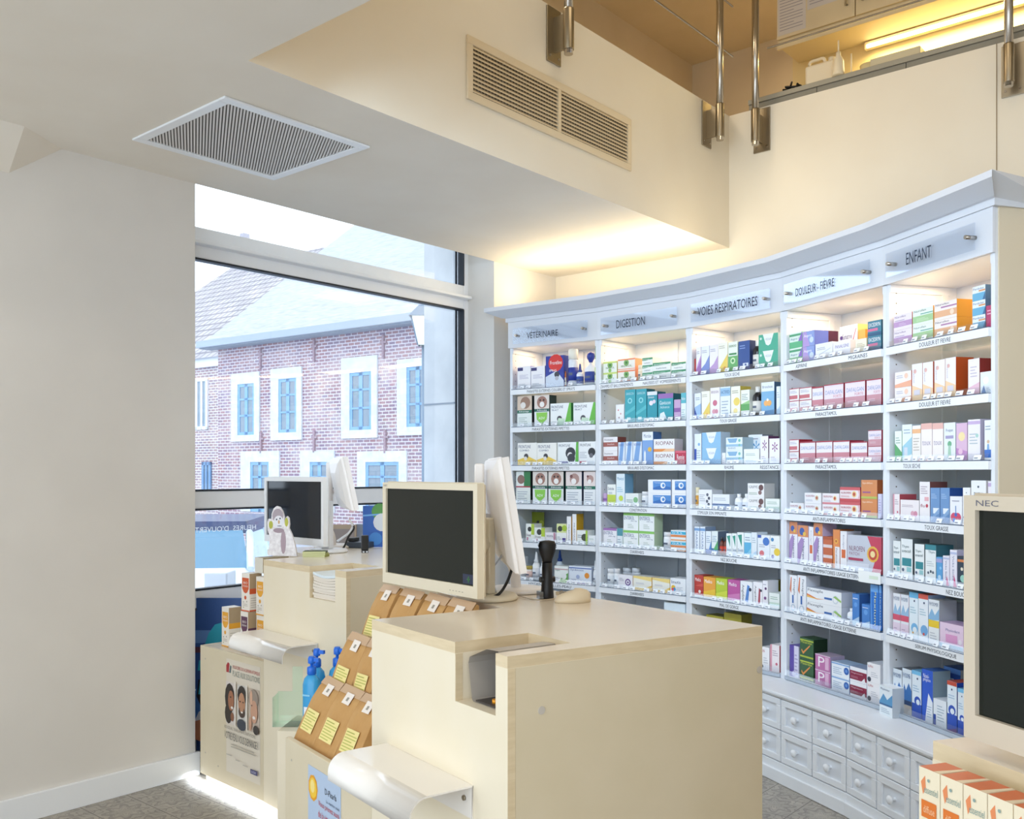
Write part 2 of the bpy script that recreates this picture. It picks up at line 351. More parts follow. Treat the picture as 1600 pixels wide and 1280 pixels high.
RT = [
 [[("PARASITES EXTERNES COLLIERS ET SPRAYS",.22,.76)],[("PARASITES EXTERNES PIPETTES",.28,.70)],[("PARASITES EXTERNES PIPETTES",.28,.70)],[],[("VERMIFUGES",.34,.56)],[("HYGIENE OREILLES-PEAU",.24,.72)]],
 [[("CRAMPES ET BALLONNEMENTS",.04,.42),("NAUSEES ET VOMISSEMENTS",.53,.93)],[("BRULURES D'ESTOMAC",.36,.65)],[("BRULURES D'ESTOMAC",.36,.65)],[("CONSTIPATION",.38,.57)],[("DIARRHEES",.39,.54)],[("DIARRHEES",.39,.54)]],
 [[("TOUX SECHE",.42,.58)],[("TOUX GRASSE",.37,.55)],[("RHUME",.42,.52),("RESISTANCE",.79,.97)],[("STIMULER SON IMMUNITE",.12,.44)],[("NEZ BOUCHE",.38,.55)],[("MAL DE GORGE",.37,.57)]],
 [[("ASPIRINE",.16,.28),("MIGRAINES",.69,.86)],[("PARACETAMOL",.37,.58)],[("PARACETAMOL",.37,.58)],[("ANTI-INFLAMMATOIRES",.34,.66)],[("ANTI INFLAMMATOIRES USAGE EXTERNE",.24,.80)],[("ANTI INFLAMMATOIRES USAGE EXTERNE",.21,.76)]],
 [[("DOULEUR ET FIEVRE",.37,.66)],[("DOULEUR ET FIEVRE",.37,.66)],[("TOUX SECHE",.21,.38)],[("TOUX GRASSE",.42,.64)],[("NEZ BOUCHE",.62,.82)],[("SERUM PHYSIOLOGIQUE",.33,.71)]],
]
SGT = [(.20,.62,'VÉTÉRINAIRE'),(.22,.60,'DIGESTION'),(.10,.86,'VOIES RESPIRATOIRES'),(.16,.62,'DOULEUR - FIÈVRE'),(.26,.55,'ENFANT')]
for i in range(5):
    o = DV[i]; e = DV[i+1]-o; L = e.length; a = math.atan2(e.y, e.x)
    root = empty('shelving_unit', (o.x, o.y, 0), a, 'white open shelving bay with warm top light under the %s sign' % BAYN[i], 'shelving unit', 'bays of the curved shelving wall')
    BAYO.append((root, o, e.normalized(), L, a))
    hk = math.tan(math.radians(5))*DEP
    for s, nm in ((0,'side_panel'),(1,'side_panel')):
        x0 = 0.0005 if s == 0 else L-TK-.0005; mb = MB(); mb.box(x0, 0, ZB, x0+TK, DEP-.012, 2.5, M_WHITE2)
        xi = x0+TK+.0004 if s == 0 else x0-.0004
        for zz in [ZB+.05+k*0.045 for k in range(46)]:
            if zz > 2.3: break
            for yy in (0.035, DEP-.07):
                n = mb.add([(xi,yy-.003,zz),(xi,yy+.003,zz),(xi,yy+.003,zz+.006),(xi,yy-.003,zz+.006)]); mb.face([n,n+1,n+2,n+3], M_HOLE)
        # raised stile-and-rail frame on the inner face near the top
        xr0, xr1 = (x0+TK, x0+TK+.006) if s == 0 else (x0-.006, x0)
        mb.box(xr0, 0.002, ZF-.035, xr1, DEP-.05, ZF-.001, M_WHITE2); mb.box(xr0, DEP-.09, ZB, xr1, DEP-.06, ZF-.035, M_WHITE2)
        if i == 4 and s == 1: pass
        mb.build(nm, root)
    if i == 4:
        mb = MB().box(L+.0005, 0.012, ZB+.001, L+.006, DEP, 2.5, M_SIDE); mb.build('end_panel', root)
    mb = MB().box(TK+.001, DEP-.012, ZB, L-TK-.001, DEP-.002, 2.5, M_BACK)
    mb.box(L*.5-.02, DEP-.022, ZB, L*.5+.02, DEP-.012, ZF-.01, M_BACK)
    mb.build('back_panel', root)
    MB().box(TK+.001, 0.001, ZF, L-TK-.001, DEP-.013, ZF+.018, M_WHITE2).build('soffit_board', root)
    fr = MB(); fr.box(-.006, -0.014, ZF+.001, L+.006 if i < 4 else L+.004, -0.0005, 2.4995, M_CORN); fr.build('frieze', root)
    for k, z in enumerate(SH):
        sb = MB().box(TK+.007, 0.012, z+.028, L-TK-.007, DEP-.024, z+.036, M_SHGL).build('shelf', root)
        rl = MB().box(TK-.004, -0.016, z, L-TK+.004, -0.001, z+.033, M_WHITE)
        rail_text(rl, RT[i][k], L, z); rl.build('label_rail', sb)
        st = MB(); st.poly([(TK+.002,-.017,z+.036),(L-TK-.002,-.017,z+.036),(L-TK-.002,-.008,z+.062),(TK+.002,-.008,z+.062)], M_LIP)
        st.box(TK, -.014, z+.0335, L-TK, -.002, z+.0365, mat('#39506e', .4))
        rr = random.Random(i*10+k); x = TK+.02
        while x < L-TK-.06:
            w = rr.uniform(.028,.042)
            if rr.random() < .75:
                n = st.add([(x,-.0175,z+.038),(x+w,-.0175,z+.038),(x+w,-.0112,z+.056),(x,-.0112,z+.056)]); st.face([n,n+1,n+2,n+3], mat('#f0f4fa', .3))
                n = st.add([(x+.004,-.0172,z+.0425),(x+w*.6,-.0172,z+.0425),(x+w*.6,-.0158,z+.047),(x+.004,-.0158,z+.047)]); st.face([n,n+1,n+2,n+3], mat('#8c93a3', .5))
            x += w+rr.uniform(.003,.03)
        st.build('price_strip', sb)
    bs = MB().box(TK+.001, 0.006, ZB+.001, L-TK-.001, DEP-.013, ZB+.020, M_WHITE2).build('bottom_shelf', root)
    st = MB(); st.poly([(TK,-.010,ZB+.022),(L-TK,-.010,ZB+.022),(L-TK,-.004,ZB+.05),(TK,-.004,ZB+.05)], M_LIP); st.box(TK, -.012, ZB+.003, L-TK, -.002, ZB+.02, mat('#aeb9c6',.4)); st.build('price_strip', bs)
    # acrylic name plate on stand-offs
    sp = MB(); sp.box(.055, -.046, 2.348, L-.055, -.041, 2.452, M_ACR); spo = sp.build('sign_plate', root)
    t0, t1, tx = SGT[i]; mb = MB(); mb.text(tx, .055+t0*(L-.11), 2.374, .055+t1*(L-.11), 2.424, -.0468, mat('#353e50', .7, 0, .1)); mb.build('lettering', spo)
    for x in (.085, L-.085):
        MB().cyl((x,-.014,2.402),(x,-.062,2.402), .0085, M_STEEL, 14).build('standoff', spo)
    lamp_e = 2.6
    # real light over the top shelf of each bay
    d = bpy.data.lights.new('cabinet_light', 'AREA'); d.energy = lamp_e; d.color = (1.0,.70,.38); d.shape = 'RECTANGLE'; d.size = L-.12; d.size_y = .16
    lo = bpy.data.objects.new('cabinet_light', d); COL.objects.link(lo); lo.parent = root; lo.location = (L/2, .16, ZF-.006)
# cove strip light lying on top of the cornice, washing the wall and soffit
for i, pw in ((0, 4.5), (1, 5.5), (2, 2.6)):
    root, o, e, L, a = BAYO[i]; d = bpy.data.lights.new('cove_light', 'AREA'); d.energy = pw; d.color = (1.0,.84,.58); d.shape = 'RECTANGLE'; d.size = L-.05; d.size_y = .05
    lo = bpy.data.objects.new('cove_light', d); COL.objects.link(lo); lo.parent = root; lo.location = (L/2, .20, 2.60); lo.rotation_euler = (math.pi+.25, 0, 0)
# drawer bases
FO = offset(DV, 0.20)
for i in range(5):
    A, B = DV[i], DV[i+1]; a0, b0 = FO[i], FO[i+1]; e = (b0-a0); L = e.length; an = math.atan2(e.y, e.x); eu = e.normalized()
    root = empty('drawer_cabinet', (a0.x, a0.y, 0), an, 'low white drawer cabinet with six square panelled drawers below the %s bay' % BAYL[i], 'drawer cabinet', 'drawer cabinets under the curved shelving')
    def loc(p): d = p-a0; return (d.dot(eu), d.dot(Vector((-eu.y, eu.x))))
    # clip the box at the sides with the bay mitres
    back0 = loc(A+(A-a0).normalized()*(.33 if i else .33)); back1 = loc(B+(B-b0).normalized()*.33)
    g = .0006
    P4 = [(g, 0.02), (L-g, 0.02), (back1[0]-g, back1[1]), (back0[0]+g, back0[1])]
    MB().prism(P4, .10, ZB-.028, M_WHITE2).build('carcass', root)
    f4 = [(g,-.008), (L-g,-.008), (back1[0]-g, back1[1]), (back0[0]+g, back0[1])]
    f5 = [(g,-.020), (L-g,-.020), (L-g,.03),(g,.03)]
    tb = MB().prism([(g,-.026),(L-g,-.026),(back1[0]-g, back1[1]),(back0[0]+g, back0[1])], ZB-.016, ZB, M_WHITE)
    tb.prism([(g,-.014),(L-g,-.014),(L-g,.018),(g,.018)], ZB-.028, ZB-.016, M_WHITE); tb.build('top_board', root, bevel=.003)
    pl = MB().prism([(g,-.022),(L-g,-.022),(back1[0]-g, back1[1]),(back0[0]+g, back0[1])], 0.001, .062, M_WHITE)
    pl.prism([(g,-.010),(L-g,-.010),(back1[0]-g, back1[1]),(back0[0]+g, back0[1])], .062, .0995, M_WHITE); pl.build('plinth', root, bevel=.003)
    for c in range(3):
        for r in range(2):
            x0 = c*L/3+.004; x1 = (c+1)*L/3-.004; z0 = .104+r*.153; z1 = z0+.149
            mb = MB(); b = .030
            mb.box(x0, 0.0, z0, x1, .019, z1, M_WHITE2)
            # sunk panel frame
            for q in ((x0,z0,x1,z0+b),(x0,z1-b,x1,z1),(x0,z0+b,x0+b,z1-b),(x1-b,z0+b,x1,z1-b)):
                mb.box(q[0], -.012, q[1], q[2], 0, q[3], M_WHITE)
            d = mb.build('drawer', root, bevel=.0025)
            xm = (x0+x1)/2; zm = (z0+z1)/2; kb = MB(); pr = [(.008,0),(.008,.014),(.013,.018),(.018,.024),(.018,.029),(.012,.034),(.002,.036)]
            n = 16; o_ = kb.add([(xm+rr_*math.cos(2*math.pi*k/n), -y_, zm+rr_*math.sin(2*math.pi*k/n)) for rr_, y_ in pr for k in range(n)])
            for a_ in range(len(pr)-1):
                for k in range(n): j = (k+1) % n; kb.face([o_+a_*n+k, o_+a_*n+j, o_+(a_+1)*n+j, o_+(a_+1)*n+k], M_WHITE, True)
            kb.face([o_+(len(pr)-1)*n+k for k in range(n)], M_WHITE); kb.build('knob', d)
# ================================================================ PACKAGES
def deco(mb, ops, w, h, y0=0.0):
    lay = 0
    for op in ops.split(';'):
        op = op.strip()
        if not op: continue
        lay += 1; y = y0-0.0003*lay; k = op[0]; a = op[1:].strip().split(' ')
        if k == 'r':
            x0,z0,x1,z1 = [float(q)/100 for q in a[:4]]; mb.poly([(-w/2+x0*w,y,z0*h),(-w/2+x1*w,y,z0*h),(-w/2+x1*w,y,z1*h),(-w/2+x0*w,y,z1*h)], mat(a[4], .4))
        elif k == 'g':
            m_ = mat(a[0], .4); q = [float(t)/100 for t in a[1:]]; pts = [(-w/2+q[j]*w, y, q[j+1]*h) for j in range(0, len(q), 2)]
            ar = sum(pts[j][0]*pts[(j+1)%len(pts)][2]-pts[(j+1)%len(pts)][0]*pts[j][2] for j in range(len(pts)))
            mb.poly(pts if ar > 0 else pts[::-1], m_)
        elif k == 'c':
            cx,cz,rr = [float(q)/100 for q in a[:3]]; R_ = rr*min(w,h)
            mb.poly([(-w/2+cx*w+R_*math.cos(t*math.pi/7), y, cz*h+R_*math.sin(t*math.pi/7)) for t in range(14)], mat(a[3], .4))
        elif k == 't':
            x0,z0,x1,z1 = [float(q)/100 for q in a[:4]]; mb.text(' '.join(a[5:]), -w/2+x0*w, z0*h, -w/2+x1*w, z1*h, y, mat(a[4], .4))
        elif k == 'v':  # vertical text
            x0,z0,x1,z1 = [float(q)/100 for q in a[:4]]; vs, fs = text_geo(' '.join(a[5:])); 
            if vs:
                n = mb.add([(-w/2+(x0+(x1-x0)*(q[1]))*w, y, (z1-(z1-z0)*q[0])*h) for q in vs])
                for f in fs: mb.face([n+j for j in f], mat(a[4], .4))
        elif k == 'l':
            x0,z0,x1,z1 = [float(q)/100 for q in a[:4]]; nn = int(a[5]); dz = (z1-z0)/nn
            for j in range(nn):
                xe = x1-(x1-x0)*(.3 if j % 3 == 2 else 0.05*(j % 2)); zz = z0+dz*j
                mb.poly([(-w/2+x0*w,y,zz*h),(-w/2+xe*w,y,zz*h),(-w/2+xe*w,y,(zz+dz*.35)*h),(-w/2+x0*w,y,(zz+dz*.35)*h)], mat(a[4], .5))
G1 = ';l10 10 80 26 aab2c0 3'
ST = {}
def S(k, look, base, ops='', side=None, top=None, kind='b', d=.085): ST[k] = (look, base, ops, side or base, top or base, kind, d)
S('vetw','white box with navy tag','f3f2f6','r2 80 42 94 2b2766;l15 45 85 65 b9b6cf 4'+G1,side='8f88c0')
S('spraybx','royal blue box with red logo','2b3f9c','r0 45 100 100 2a3a98;c55 77 40 d8352f;t25 72 88 84 fff Frontline;g d4dff0 0 0 100 0 100 20 60 52 0 34;c62 40 14 3a3c46;c62 28 10 b8bcc8;t20 50 60 57 fff SPRAY',d=.1)
S('advcat','cat-picture box with dark green band','d9d2cb','r0 52 100 100 d9c5b2;c55 78 34 9b7a66;c40 70 18 e8e2dc;r0 44 100 54 1f6a54;t10 46 80 52 fff Advantage;r0 0 100 44 e9f0ee;l10 10 70 34 a7b7b2 4',side='262c33')
S('advshd','dog-picture box with green shield','eceff0','r0 55 100 100 e6dcd4;c52 77 34 a3786a;c52 70 16 f4f0ec;c40 84 6 3a2f2c;c64 84 6 3a2f2c;r0 47 100 56 17594c;t18 49 85 54.5 fff Advocate;g 8fce54 14 44 88 44 84 22 50 6 18 22;t30 22 72 30 fff ADV',side='1f3a38')
S('advwhite','dog-picture box with printed white base','edf0f2','r0 55 100 100 e9dcd9;c55 77 30 b5928a;c50 70 16 f3efed;c35 85 9 7a4b48;r0 47 100 56 1c6a55;t10 49 70 54.5 fff Advantix;l10 8 80 42 b0b8c4 5',side='3a4664')
S('advgrn','green-edged dog-picture box','e9eeea','r55 50 100 100 2f7a45;c35 75 26 8d6d62;r0 50 100 54 b0384a;l10 8 80 42 b0b8c4 5',side='26302c')
S('frontw','white box with green swoosh','f2f6f6','t5 78 62 90 2c3a66 FRONTLINE;t5 66 40 74 3a4a78 TRI-ACT;g 6dbb4c 68 0 100 0 100 100 92 100;c45 30 14 4b4b55;g cfe8d0 30 0 70 0 70 30 40 34;l6 8 40 20 9aa 3',side='3f8f4a')
S('frontyel','white and yellow dog box','f5f4ee','t5 76 68 90 27346b FRONTLINE;t10 62 60 70 3a4a78 COMBO;g f2cf58 0 0 100 0 100 20 55 40 0 24;c45 40 12 39343a;c42 30 9 e8e2d8;l60 6 90 24 b8a560 3')
S('frontgrn','white box with dog photo and green stripe','f1f5f5','t5 80 60 91 3c4a66 FRONTLINE;c62 52 26 2b2f38;c60 42 14 e4e4e4;c66 30 20 33373f;g 62b548 84 0 100 0 100 100 90 100;r5 8 50 16 5d5b99')
S('frontred','white box with dog photo and red mark','f1f4f6','t8 80 72 91 2c3a50 FRONTLINE;c78 55 22 2b2b31;c75 40 12 6a6a72;r6 8 46 16 c93b56;l6 30 50 60 b4bac6 4')
S('drontal','low white box with dog and lime corner','f2f5f0','c45 70 24 2f3130;r65 40 100 100 b6cf3f;t8 30 60 44 5a2b5a Drontal;r10 8 30 24 b33a6a')
S('pinkslip','low white box with pink edge','f2eef2','r0 0 100 14 b58aa4;t12 55 80 75 44506e DRONTAL;r82 14 100 100 c58fa6')
S('milbe','white and lime box with dog photo','f4f6f2','r0 55 100 100 dfe7a5;c35 75 24 3a3f33;c80 78 26 a8c53c;r58 8 92 28 4a3a8e;l8 12 45 40 aab 3')
S('tallyel','tall narrow white box with yellow side','f5f5f6','v35 12 62 70 5a6488 MILBEMAX;r0 0 100 6 cfd2dc',side='d9a92a')
S('limebox','low white box with lime edge','f3f6f2','l8 50 60 75 8a90a0 2;c72 50 30 4a4f40;r82 0 100 100 a8cc4a'+G1)
S('plain','low plain white box','f1f4f5','l12 55 75 75 a8c0b8 2'+G1)
S('dogmed','white box with navy mark and paw','eef2f6','r8 8 46 28 28345e;c55 60 16 3a3f50')
S('greendog','green and white box with dog','f0f4f0','g 5fa548 30 0 100 0 100 60 60 40;c70 40 20 eef0ee;t6 66 40 80 3a6a4a Milpro;r0 78 100 84 c8a2a8;l6 14 40 34 aab 3')
S('symb','pale blue box with orange dot','e3eaf5','r0 86 100 92 5b74b8;t6 70 66 84 39508f Synbiotic;c80 50 16 e8963a;c40 40 12 a9b6d8;r0 0 100 8 5a4a94;l8 16 34 30 aab 2',side='b0bcd0')
S('iberg','white and green herbal box','eef3ea','c50 68 30 7fb05a;c50 66 12 3f7a3a;r0 84 100 100 cfe07a;t20 34 84 50 5a8a4a IBEROL;c50 18 18 8fbf60',side='cfe07a',d=.07)
S('iberor','white and orange herbal box','f3efe6','c50 66 28 7fae62;c50 66 12 3f7a3a;r0 88 100 100 f0906a;r0 8 100 14 f0906a;t20 30 84 46 5a8a4a IBEROL',side='f0a27a',d=.07)
S('greenw','white box with green top band','f3f6f3','r0 62 100 100 4f9a72;g f3f6f3 0 55 100 78 100 60 0 40;t8 68 70 84 fff BUSCOPAN;t18 22 78 40 6b7a88 tablet',top='6fae8a')
S('creamw','small white box with cream top','f5f3ec','l15 40 80 75 b8b49c 3',top='e8dfc4')
S('smallw','small white box with red dots','f1f2f5','c30 70 8 d88;c60 50 8 c99;c40 30 8 a88;l15 8 80 20 aab 2')
S('teal','tall teal box','3aa6b4','t12 84 84 91 d8f2f4 GAVISCON;c48 66 22 8fd8de;c48 66 12 3a9fb0;r20 8 55 16 d4eef0;g 58bcc6 0 30 100 52 100 40 0 20',side='1f7f8d',top='58bcc6')
S('tealf','teal box with white flowers','2f9aac','r0 88 100 100 e9eef2;c40 62 20 f0e8f0;c70 66 16 e9dcea;t10 78 70 85 fff Gaviscon;r20 6 60 14 cfe8ea',side='1a6f80')
S('tealp','wide teal box with purple top','34a0b0','r0 82 100 100 9b6fb4;t10 60 84 74 eaf8fa Gaviscon;t14 46 76 56 d0eef2 Advance;g e8f2f6 8 6 60 6 40 34 14 28',side='146a78',top='b48cc6')
S('tealw','teal and white box','e9f3f6','r0 62 100 100 5fb7c6;t10 74 88 84 fff Motilium;l12 12 80 44 a8c8d0 4',side='2f8ea0')
S('lilac','small lilac box','c8a9d0','r0 40 100 60 8f62a8;l10 8 80 30 e4d8ea 3')
S('imodium','white box with brown band','f1eef0','r0 30 100 62 a1564c;t30 42 78 54 f2dcd8 Imodium;t10 74 70 88 6a5a6e Instant',side='8d4a42')
S('bluew','white and pale blue box','dfe9f6','g 7fa8dc 0 0 60 0 90 100 40 100;t10 82 92 93 4c6aa8 NORMAFIX;l12 8 80 20 8ca8cc 2')
S('microlax','blue box with white top','7fa6dc','r0 74 100 100 f2f5fa;t15 82 84 93 5a6a8a Microlax;c70 46 18 e3b84a;g eef4fb 18 6 34 6 34 36 26 44 18 36',side='5580c0')
S('riopan','white box lettered RIOPAN','f2f0f0','t10 52 92 82 7a3f4c RIOPAN;r0 0 100 22 e8934a;g f3c59a 40 0 100 0 100 22 60 22',side='d9d9de',top='35323e')
S('darkflat','dark flat box','3a3642','l6 30 90 80 6a6472 2',side='2a2832',top='3a3642')
S('rennie','low raspberry red box','c23a54','t18 34 86 72 fff Rennie;r0 84 100 100 d96a7c',side='8f2238')
S('dulco','white and lime box','f1f4ee','r0 0 100 52 c6d84e;t10 74 80 88 5a6a8a Dulcolax;l14 56 60 68 9ab 2')
S('movi','tall white box with blue side','e6f0f4','t12 80 88 90 3f90b8 Movicol;c55 24 26 cfe14c;l10 44 80 62 9cc8dc 3',side='7fb2d4')
S('lowgreen','low white box with green motif','eef2ee','l10 30 60 60 8aa89a 2;c80 50 22 8abf8a')
S('transi','white box with blue wave panel','f2f4f8','r22 26 100 88 5590d2;g 3a72bc 22 26 100 26 100 46 60 60 22 40;c66 58 22 f4f7fb;c68 58 12 5590d2;t28 72 58 82 e8f2fc Transipeg',side='c8ccd8')
S('enterol','white box with green band','f3f6f6','r0 86 100 100 8bc964;t5 62 74 82 3c4f84 ENTEROL;t50 50 90 58 27346b 250 mg;l30 14 70 42 b8c4b8 3',side='cfe5c2',top='8bc964')
S('enterolp','white box with purple band','f3f2f6','r0 88 100 100 a472b4;t5 66 74 84 3c4f84 ENTEROL;t40 52 90 60 27346b 250 mg;l30 14 70 44 b8c4b8 3;c86 8 10 4a3a8e',top='a472b4')
S('tealsm','small teal and white box','e4ecef','r0 60 100 100 4f94a4;l10 12 80 50 9ab 3')
S('ors','white box with orange and turquoise stripes','eef3f5','r0 60 100 88 3fb0d4;r0 34 100 56 e08a50;t10 66 80 82 fff O.R.S.;r0 0 100 12 e9a46a',side='d98a58')
S('lactib','white box with purple spiral','f1eff4','c68 48 26 6f4f8f;c68 48 16 f1eff4;c68 48 8 6f4f8f;l8 55 40 80 99a 3')
S('erce','white box with yellow swoosh','f6f4ea','g f1c84e 0 0 100 0 100 40 60 16 0 20;g f6dc8a 0 86 100 70 100 100 0 100;l14 44 60 58 bbc 2',side='efc75a')
S('imutis','white box lettered Imutis','f2f5f9','t8 66 66 86 3e4f78 Imutis;c20 40 16 f0c23c;c26 30 12 3f9ad0;c16 28 10 e05a6a;l40 20 84 50 b4bccb 4')
S('bluegr','white box with blue lettering','e4f0f8','t10 60 66 78 3f6a9a ARTEREX;g 8fc47a 60 0 100 0 100 40')
S('redthin','narrow red box','b8322c','')
S('swp','white box with purple swoosh','f3f1f6','g a775b8 0 0 100 0 100 60 50 34 0 20;g c79ad4 0 20 50 34 100 60 100 70 40 44;l10 76 70 88 aab 2',side='7a3d8a')
S('swb','white box with blue swoosh','eef1f8','g 7f93d0 0 0 100 0 100 66 50 38 0 22;l10 76 70 88 aab 2',side='4a5ca8')
S('swm','white box with mauve swoosh','f3eff5','g c2a2d2 0 0 100 0 100 60 50 34 0 20;l10 76 70 88 aab 2')
S('swy','white box with yellow swoosh','f6f3e6','g f0d264 0 0 100 0 100 60 60 40 0 10;l10 80 70 92 bba 2;c70 14 14 e8a030',side='efe8cc')
S('grnlung','white and green syrup box','eef4ea','r0 0 100 52 6cb26a;c50 36 26 d4ecc0;c50 36 14 4f9a58;t12 82 88 90 4a7a4a BRONCHO;r10 56 90 62 3d8a50',side='c9dcc0')
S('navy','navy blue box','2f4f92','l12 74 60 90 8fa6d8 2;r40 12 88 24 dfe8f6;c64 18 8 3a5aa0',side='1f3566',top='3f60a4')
S('vteal','white and green lozenge box','eef6f2','g 4fae92 0 100 30 100 50 40 70 100 100 100 100 0 0 0;g f0f6f4 22 100 78 100 62 38 50 30 38 38;t36 62 66 76 8fa0a8 VOCALIN;c12 76 8 cfe8dc',side='d6e6e0',d=.075)
S('vblue','white and pale blue lozenge box','e9f2fa','g 8ec0e4 0 100 30 100 50 40 70 100 100 100 100 0 0 0;g f2f7fb 22 100 78 100 62 38 50 30 38 38;t36 62 66 76 8fa0b8 VOCALIN',side='c8d8e6',d=.075)
S('palew','pale white and blue box','e7eef4','l14 60 80 84 a9bccb 3;g bcd6ea 0 0 100 0 100 30 0 14')
S('navyw','white box with navy corner','e9eff8','g 2c4aa0 0 0 60 0 0 46;g 9fc0e6 60 0 100 0 100 60 0 46;l20 74 80 88 9ab 2',side='24408e')
S('pinkl','white box with pink motif','f5f0f2','c50 50 24 d0708a;c40 22 20 e0a0b0;c66 22 18 d890a4;t12 82 88 90 8a6a80 BISOLVON;r0 0 100 5 c05a70')
S('bluel','white box with blue band','eaf0f7','r0 70 100 96 9cc4e2;t8 78 92 88 3f6a9a ACTIFED;l14 12 80 60 a8b8c8 5',side='c0ccd8')
S('yell','white and yellow syrup box','f6f4e4','c62 50 34 f1d76a;c50 20 22 f4e29a;l12 78 80 90 aaa890 2',side='c8b24a')
S('greenm','white box with green middle','f0f4ef','r0 22 100 46 62a860;g 9acb8a 0 46 100 60 100 46;l12 62 84 88 9aa8a0 4',side='d8ddd6',top='cfd8c6')
S('lungs','tall blue box with lungs picture','7fb4da','r0 72 100 100 eaf1f6;t10 82 88 90 5a6a88 Bronchost;c38 36 18 f2b46a;c62 36 18 f2b46a;c50 46 8 fff;g 5a9acb 0 0 100 0 100 16 0 10',side='3a5e80',top='8d939c')
S('rhin','white box with blue cross pattern','e9f1f8','r0 0 30 50 2a4fae;c65 65 16 7fb0e0;l30 20 90 50 a9bccb 4',side='1f3f8e')
S('coldx','white and pale blue striped box','e6eff5','g 86b2d6 8 92 70 92 60 60 20 60;c82 76 12 7cc0b6;r0 30 100 48 9cc4de;c82 40 10 7cc0b6;t14 12 60 24 5f7a9a RHINO',side='aec6d2')
S('aster','white box with blue asterisk','eff3f7','t34 34 80 80 6aa8d4 *;l10 84 70 94 aab 1;l20 8 80 24 aab 2',side='9aa0b0')
S('asterp','white box with purple asterisk','f3f1f5','t28 46 80 86 8c4a86 *;l14 10 70 30 b8b0c4 3',side='6a3a64')
S('dots','white box with dark dots','f2f2f4','c66 74 9 5a5f70;c78 56 9 44485a;c64 40 9 5a5f70;c76 24 9 44485a;l8 40 50 80 b4b8c4 4',side='cfd0d6')
S('navyband','white flat box with navy band','eef1f5','r0 0 100 38 53709e;t40 14 74 26 dfe8f4 SILICEA;l8 60 80 84 b8c0cc 2',side='c8cfd8')
S('grip','white box with brown motif','f1f0f0','t8 64 62 84 6a6f78 GRIPPE;c82 70 22 6a4a4a;c76 34 16 8a6a68;l8 20 60 40 9ab09a 2',side='d4d0ce')
S('palegr','white and pale green box','eef3ef','l12 60 84 84 9ab8a6 2;r0 20 100 40 cfe2d4',side='c6d4cc')
S('hydro','white box with blue vertical lettering','e8eef6','v30 10 60 80 5a7ab0 NASAL;r0 84 100 94 7fa8d8',side='8a9ab4')
S('otri','white box with navy foot','e9eff6','r0 0 100 20 3a62b0;g 4a8ad0 60 20 100 20 100 60;l12 50 84 84 9fb4cc 4',side='6a7a90')
S('otrig','white box with green foot','e9f1f0','r0 0 100 26 3a7ab0;g 58b070 30 20 100 20 100 62;l12 54 84 84 9fb4cc 4',side='6a7a90')
S('sinut','white box with green triangle','eff4f4','g 3f9a86 8 88 70 40 70 92;t12 22 90 34 5a7aa0 Sinutab;l12 8 80 18 aab 2',side='ccd6d8')
S('bluepic','white and blue spray box','e8f2f8','r0 0 100 62 5fb2dc;g 8fd0ea 0 0 100 0 100 40;l14 70 84 90 9ab 2')
S('redsp','white box with blue swirl and red spot','eef2f8','c70 74 28 4a7ac8;c34 24 20 e07a80;l12 50 60 66 aab 2;r0 88 30 100 3a5aa8')
S('yelsp','white box with yellow swirl','f2f4f2','c72 34 32 f0cf4a;c24 84 16 4a8ac0;c28 14 16 7a6aa8;l12 50 60 66 aab 2')
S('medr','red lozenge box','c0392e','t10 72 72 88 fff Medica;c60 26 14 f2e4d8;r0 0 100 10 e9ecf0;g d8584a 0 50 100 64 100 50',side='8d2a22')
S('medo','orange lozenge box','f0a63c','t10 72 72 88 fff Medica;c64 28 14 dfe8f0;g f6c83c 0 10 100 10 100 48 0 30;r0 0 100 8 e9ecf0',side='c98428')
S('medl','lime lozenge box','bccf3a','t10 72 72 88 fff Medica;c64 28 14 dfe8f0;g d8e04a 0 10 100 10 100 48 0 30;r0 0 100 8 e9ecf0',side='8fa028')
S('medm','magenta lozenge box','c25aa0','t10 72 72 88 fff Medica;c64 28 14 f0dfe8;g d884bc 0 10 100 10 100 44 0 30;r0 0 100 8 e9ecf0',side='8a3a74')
S('gorge','white box with blue ribbon','f2f4f8','g 5a8ad0 40 10 66 10 80 80 60 86;v10 12 34 84 3a3f50 Angidine;c84 66 12 3a3f50')
S('gorger','white box with red ribbon','f4f2f6','g b04a5a 52 10 74 10 80 70 62 76;v12 12 34 84 3a3f50 Angidine;c86 66 12 3a3f50')
S('purp','white box with purple spots','f2eff4','c60 70 22 5a3a6a;c50 34 26 7a4a84;l10 84 70 92 aab 1')
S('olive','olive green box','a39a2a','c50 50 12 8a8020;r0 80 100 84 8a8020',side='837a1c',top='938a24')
S('aspg','white and green box','dfeee4','r0 0 100 40 5fb884;r0 76 100 90 4aa070;t10 48 84 66 4a7a9a Aspro C;g 8a6ac0 70 40 100 40 100 100',side='9fcfb4',top='a9d0b8')
S('aspb','blue and purple box','8fa2dc','g b49ad8 0 0 60 0 30 100 0 100;t10 56 76 80 fff Aspro;c76 40 20 cfe0f4',side='5a6ab8')
S('aspm','dark magenta box','6a2a54','t10 60 84 80 fff Aspro;c70 34 18 e07ab0',side='4a1a3a')
S('flatc','low white box with grey curve','f0f2f6','g c9cfdc 10 20 90 60 90 64 10 26;l10 60 60 80 aab 2',side='dfe0e4')
S('panal','low white box lettered in purple','f2f0f5','t12 54 92 76 7a6aa8 PANALGINE;l12 20 60 36 bbc 2')
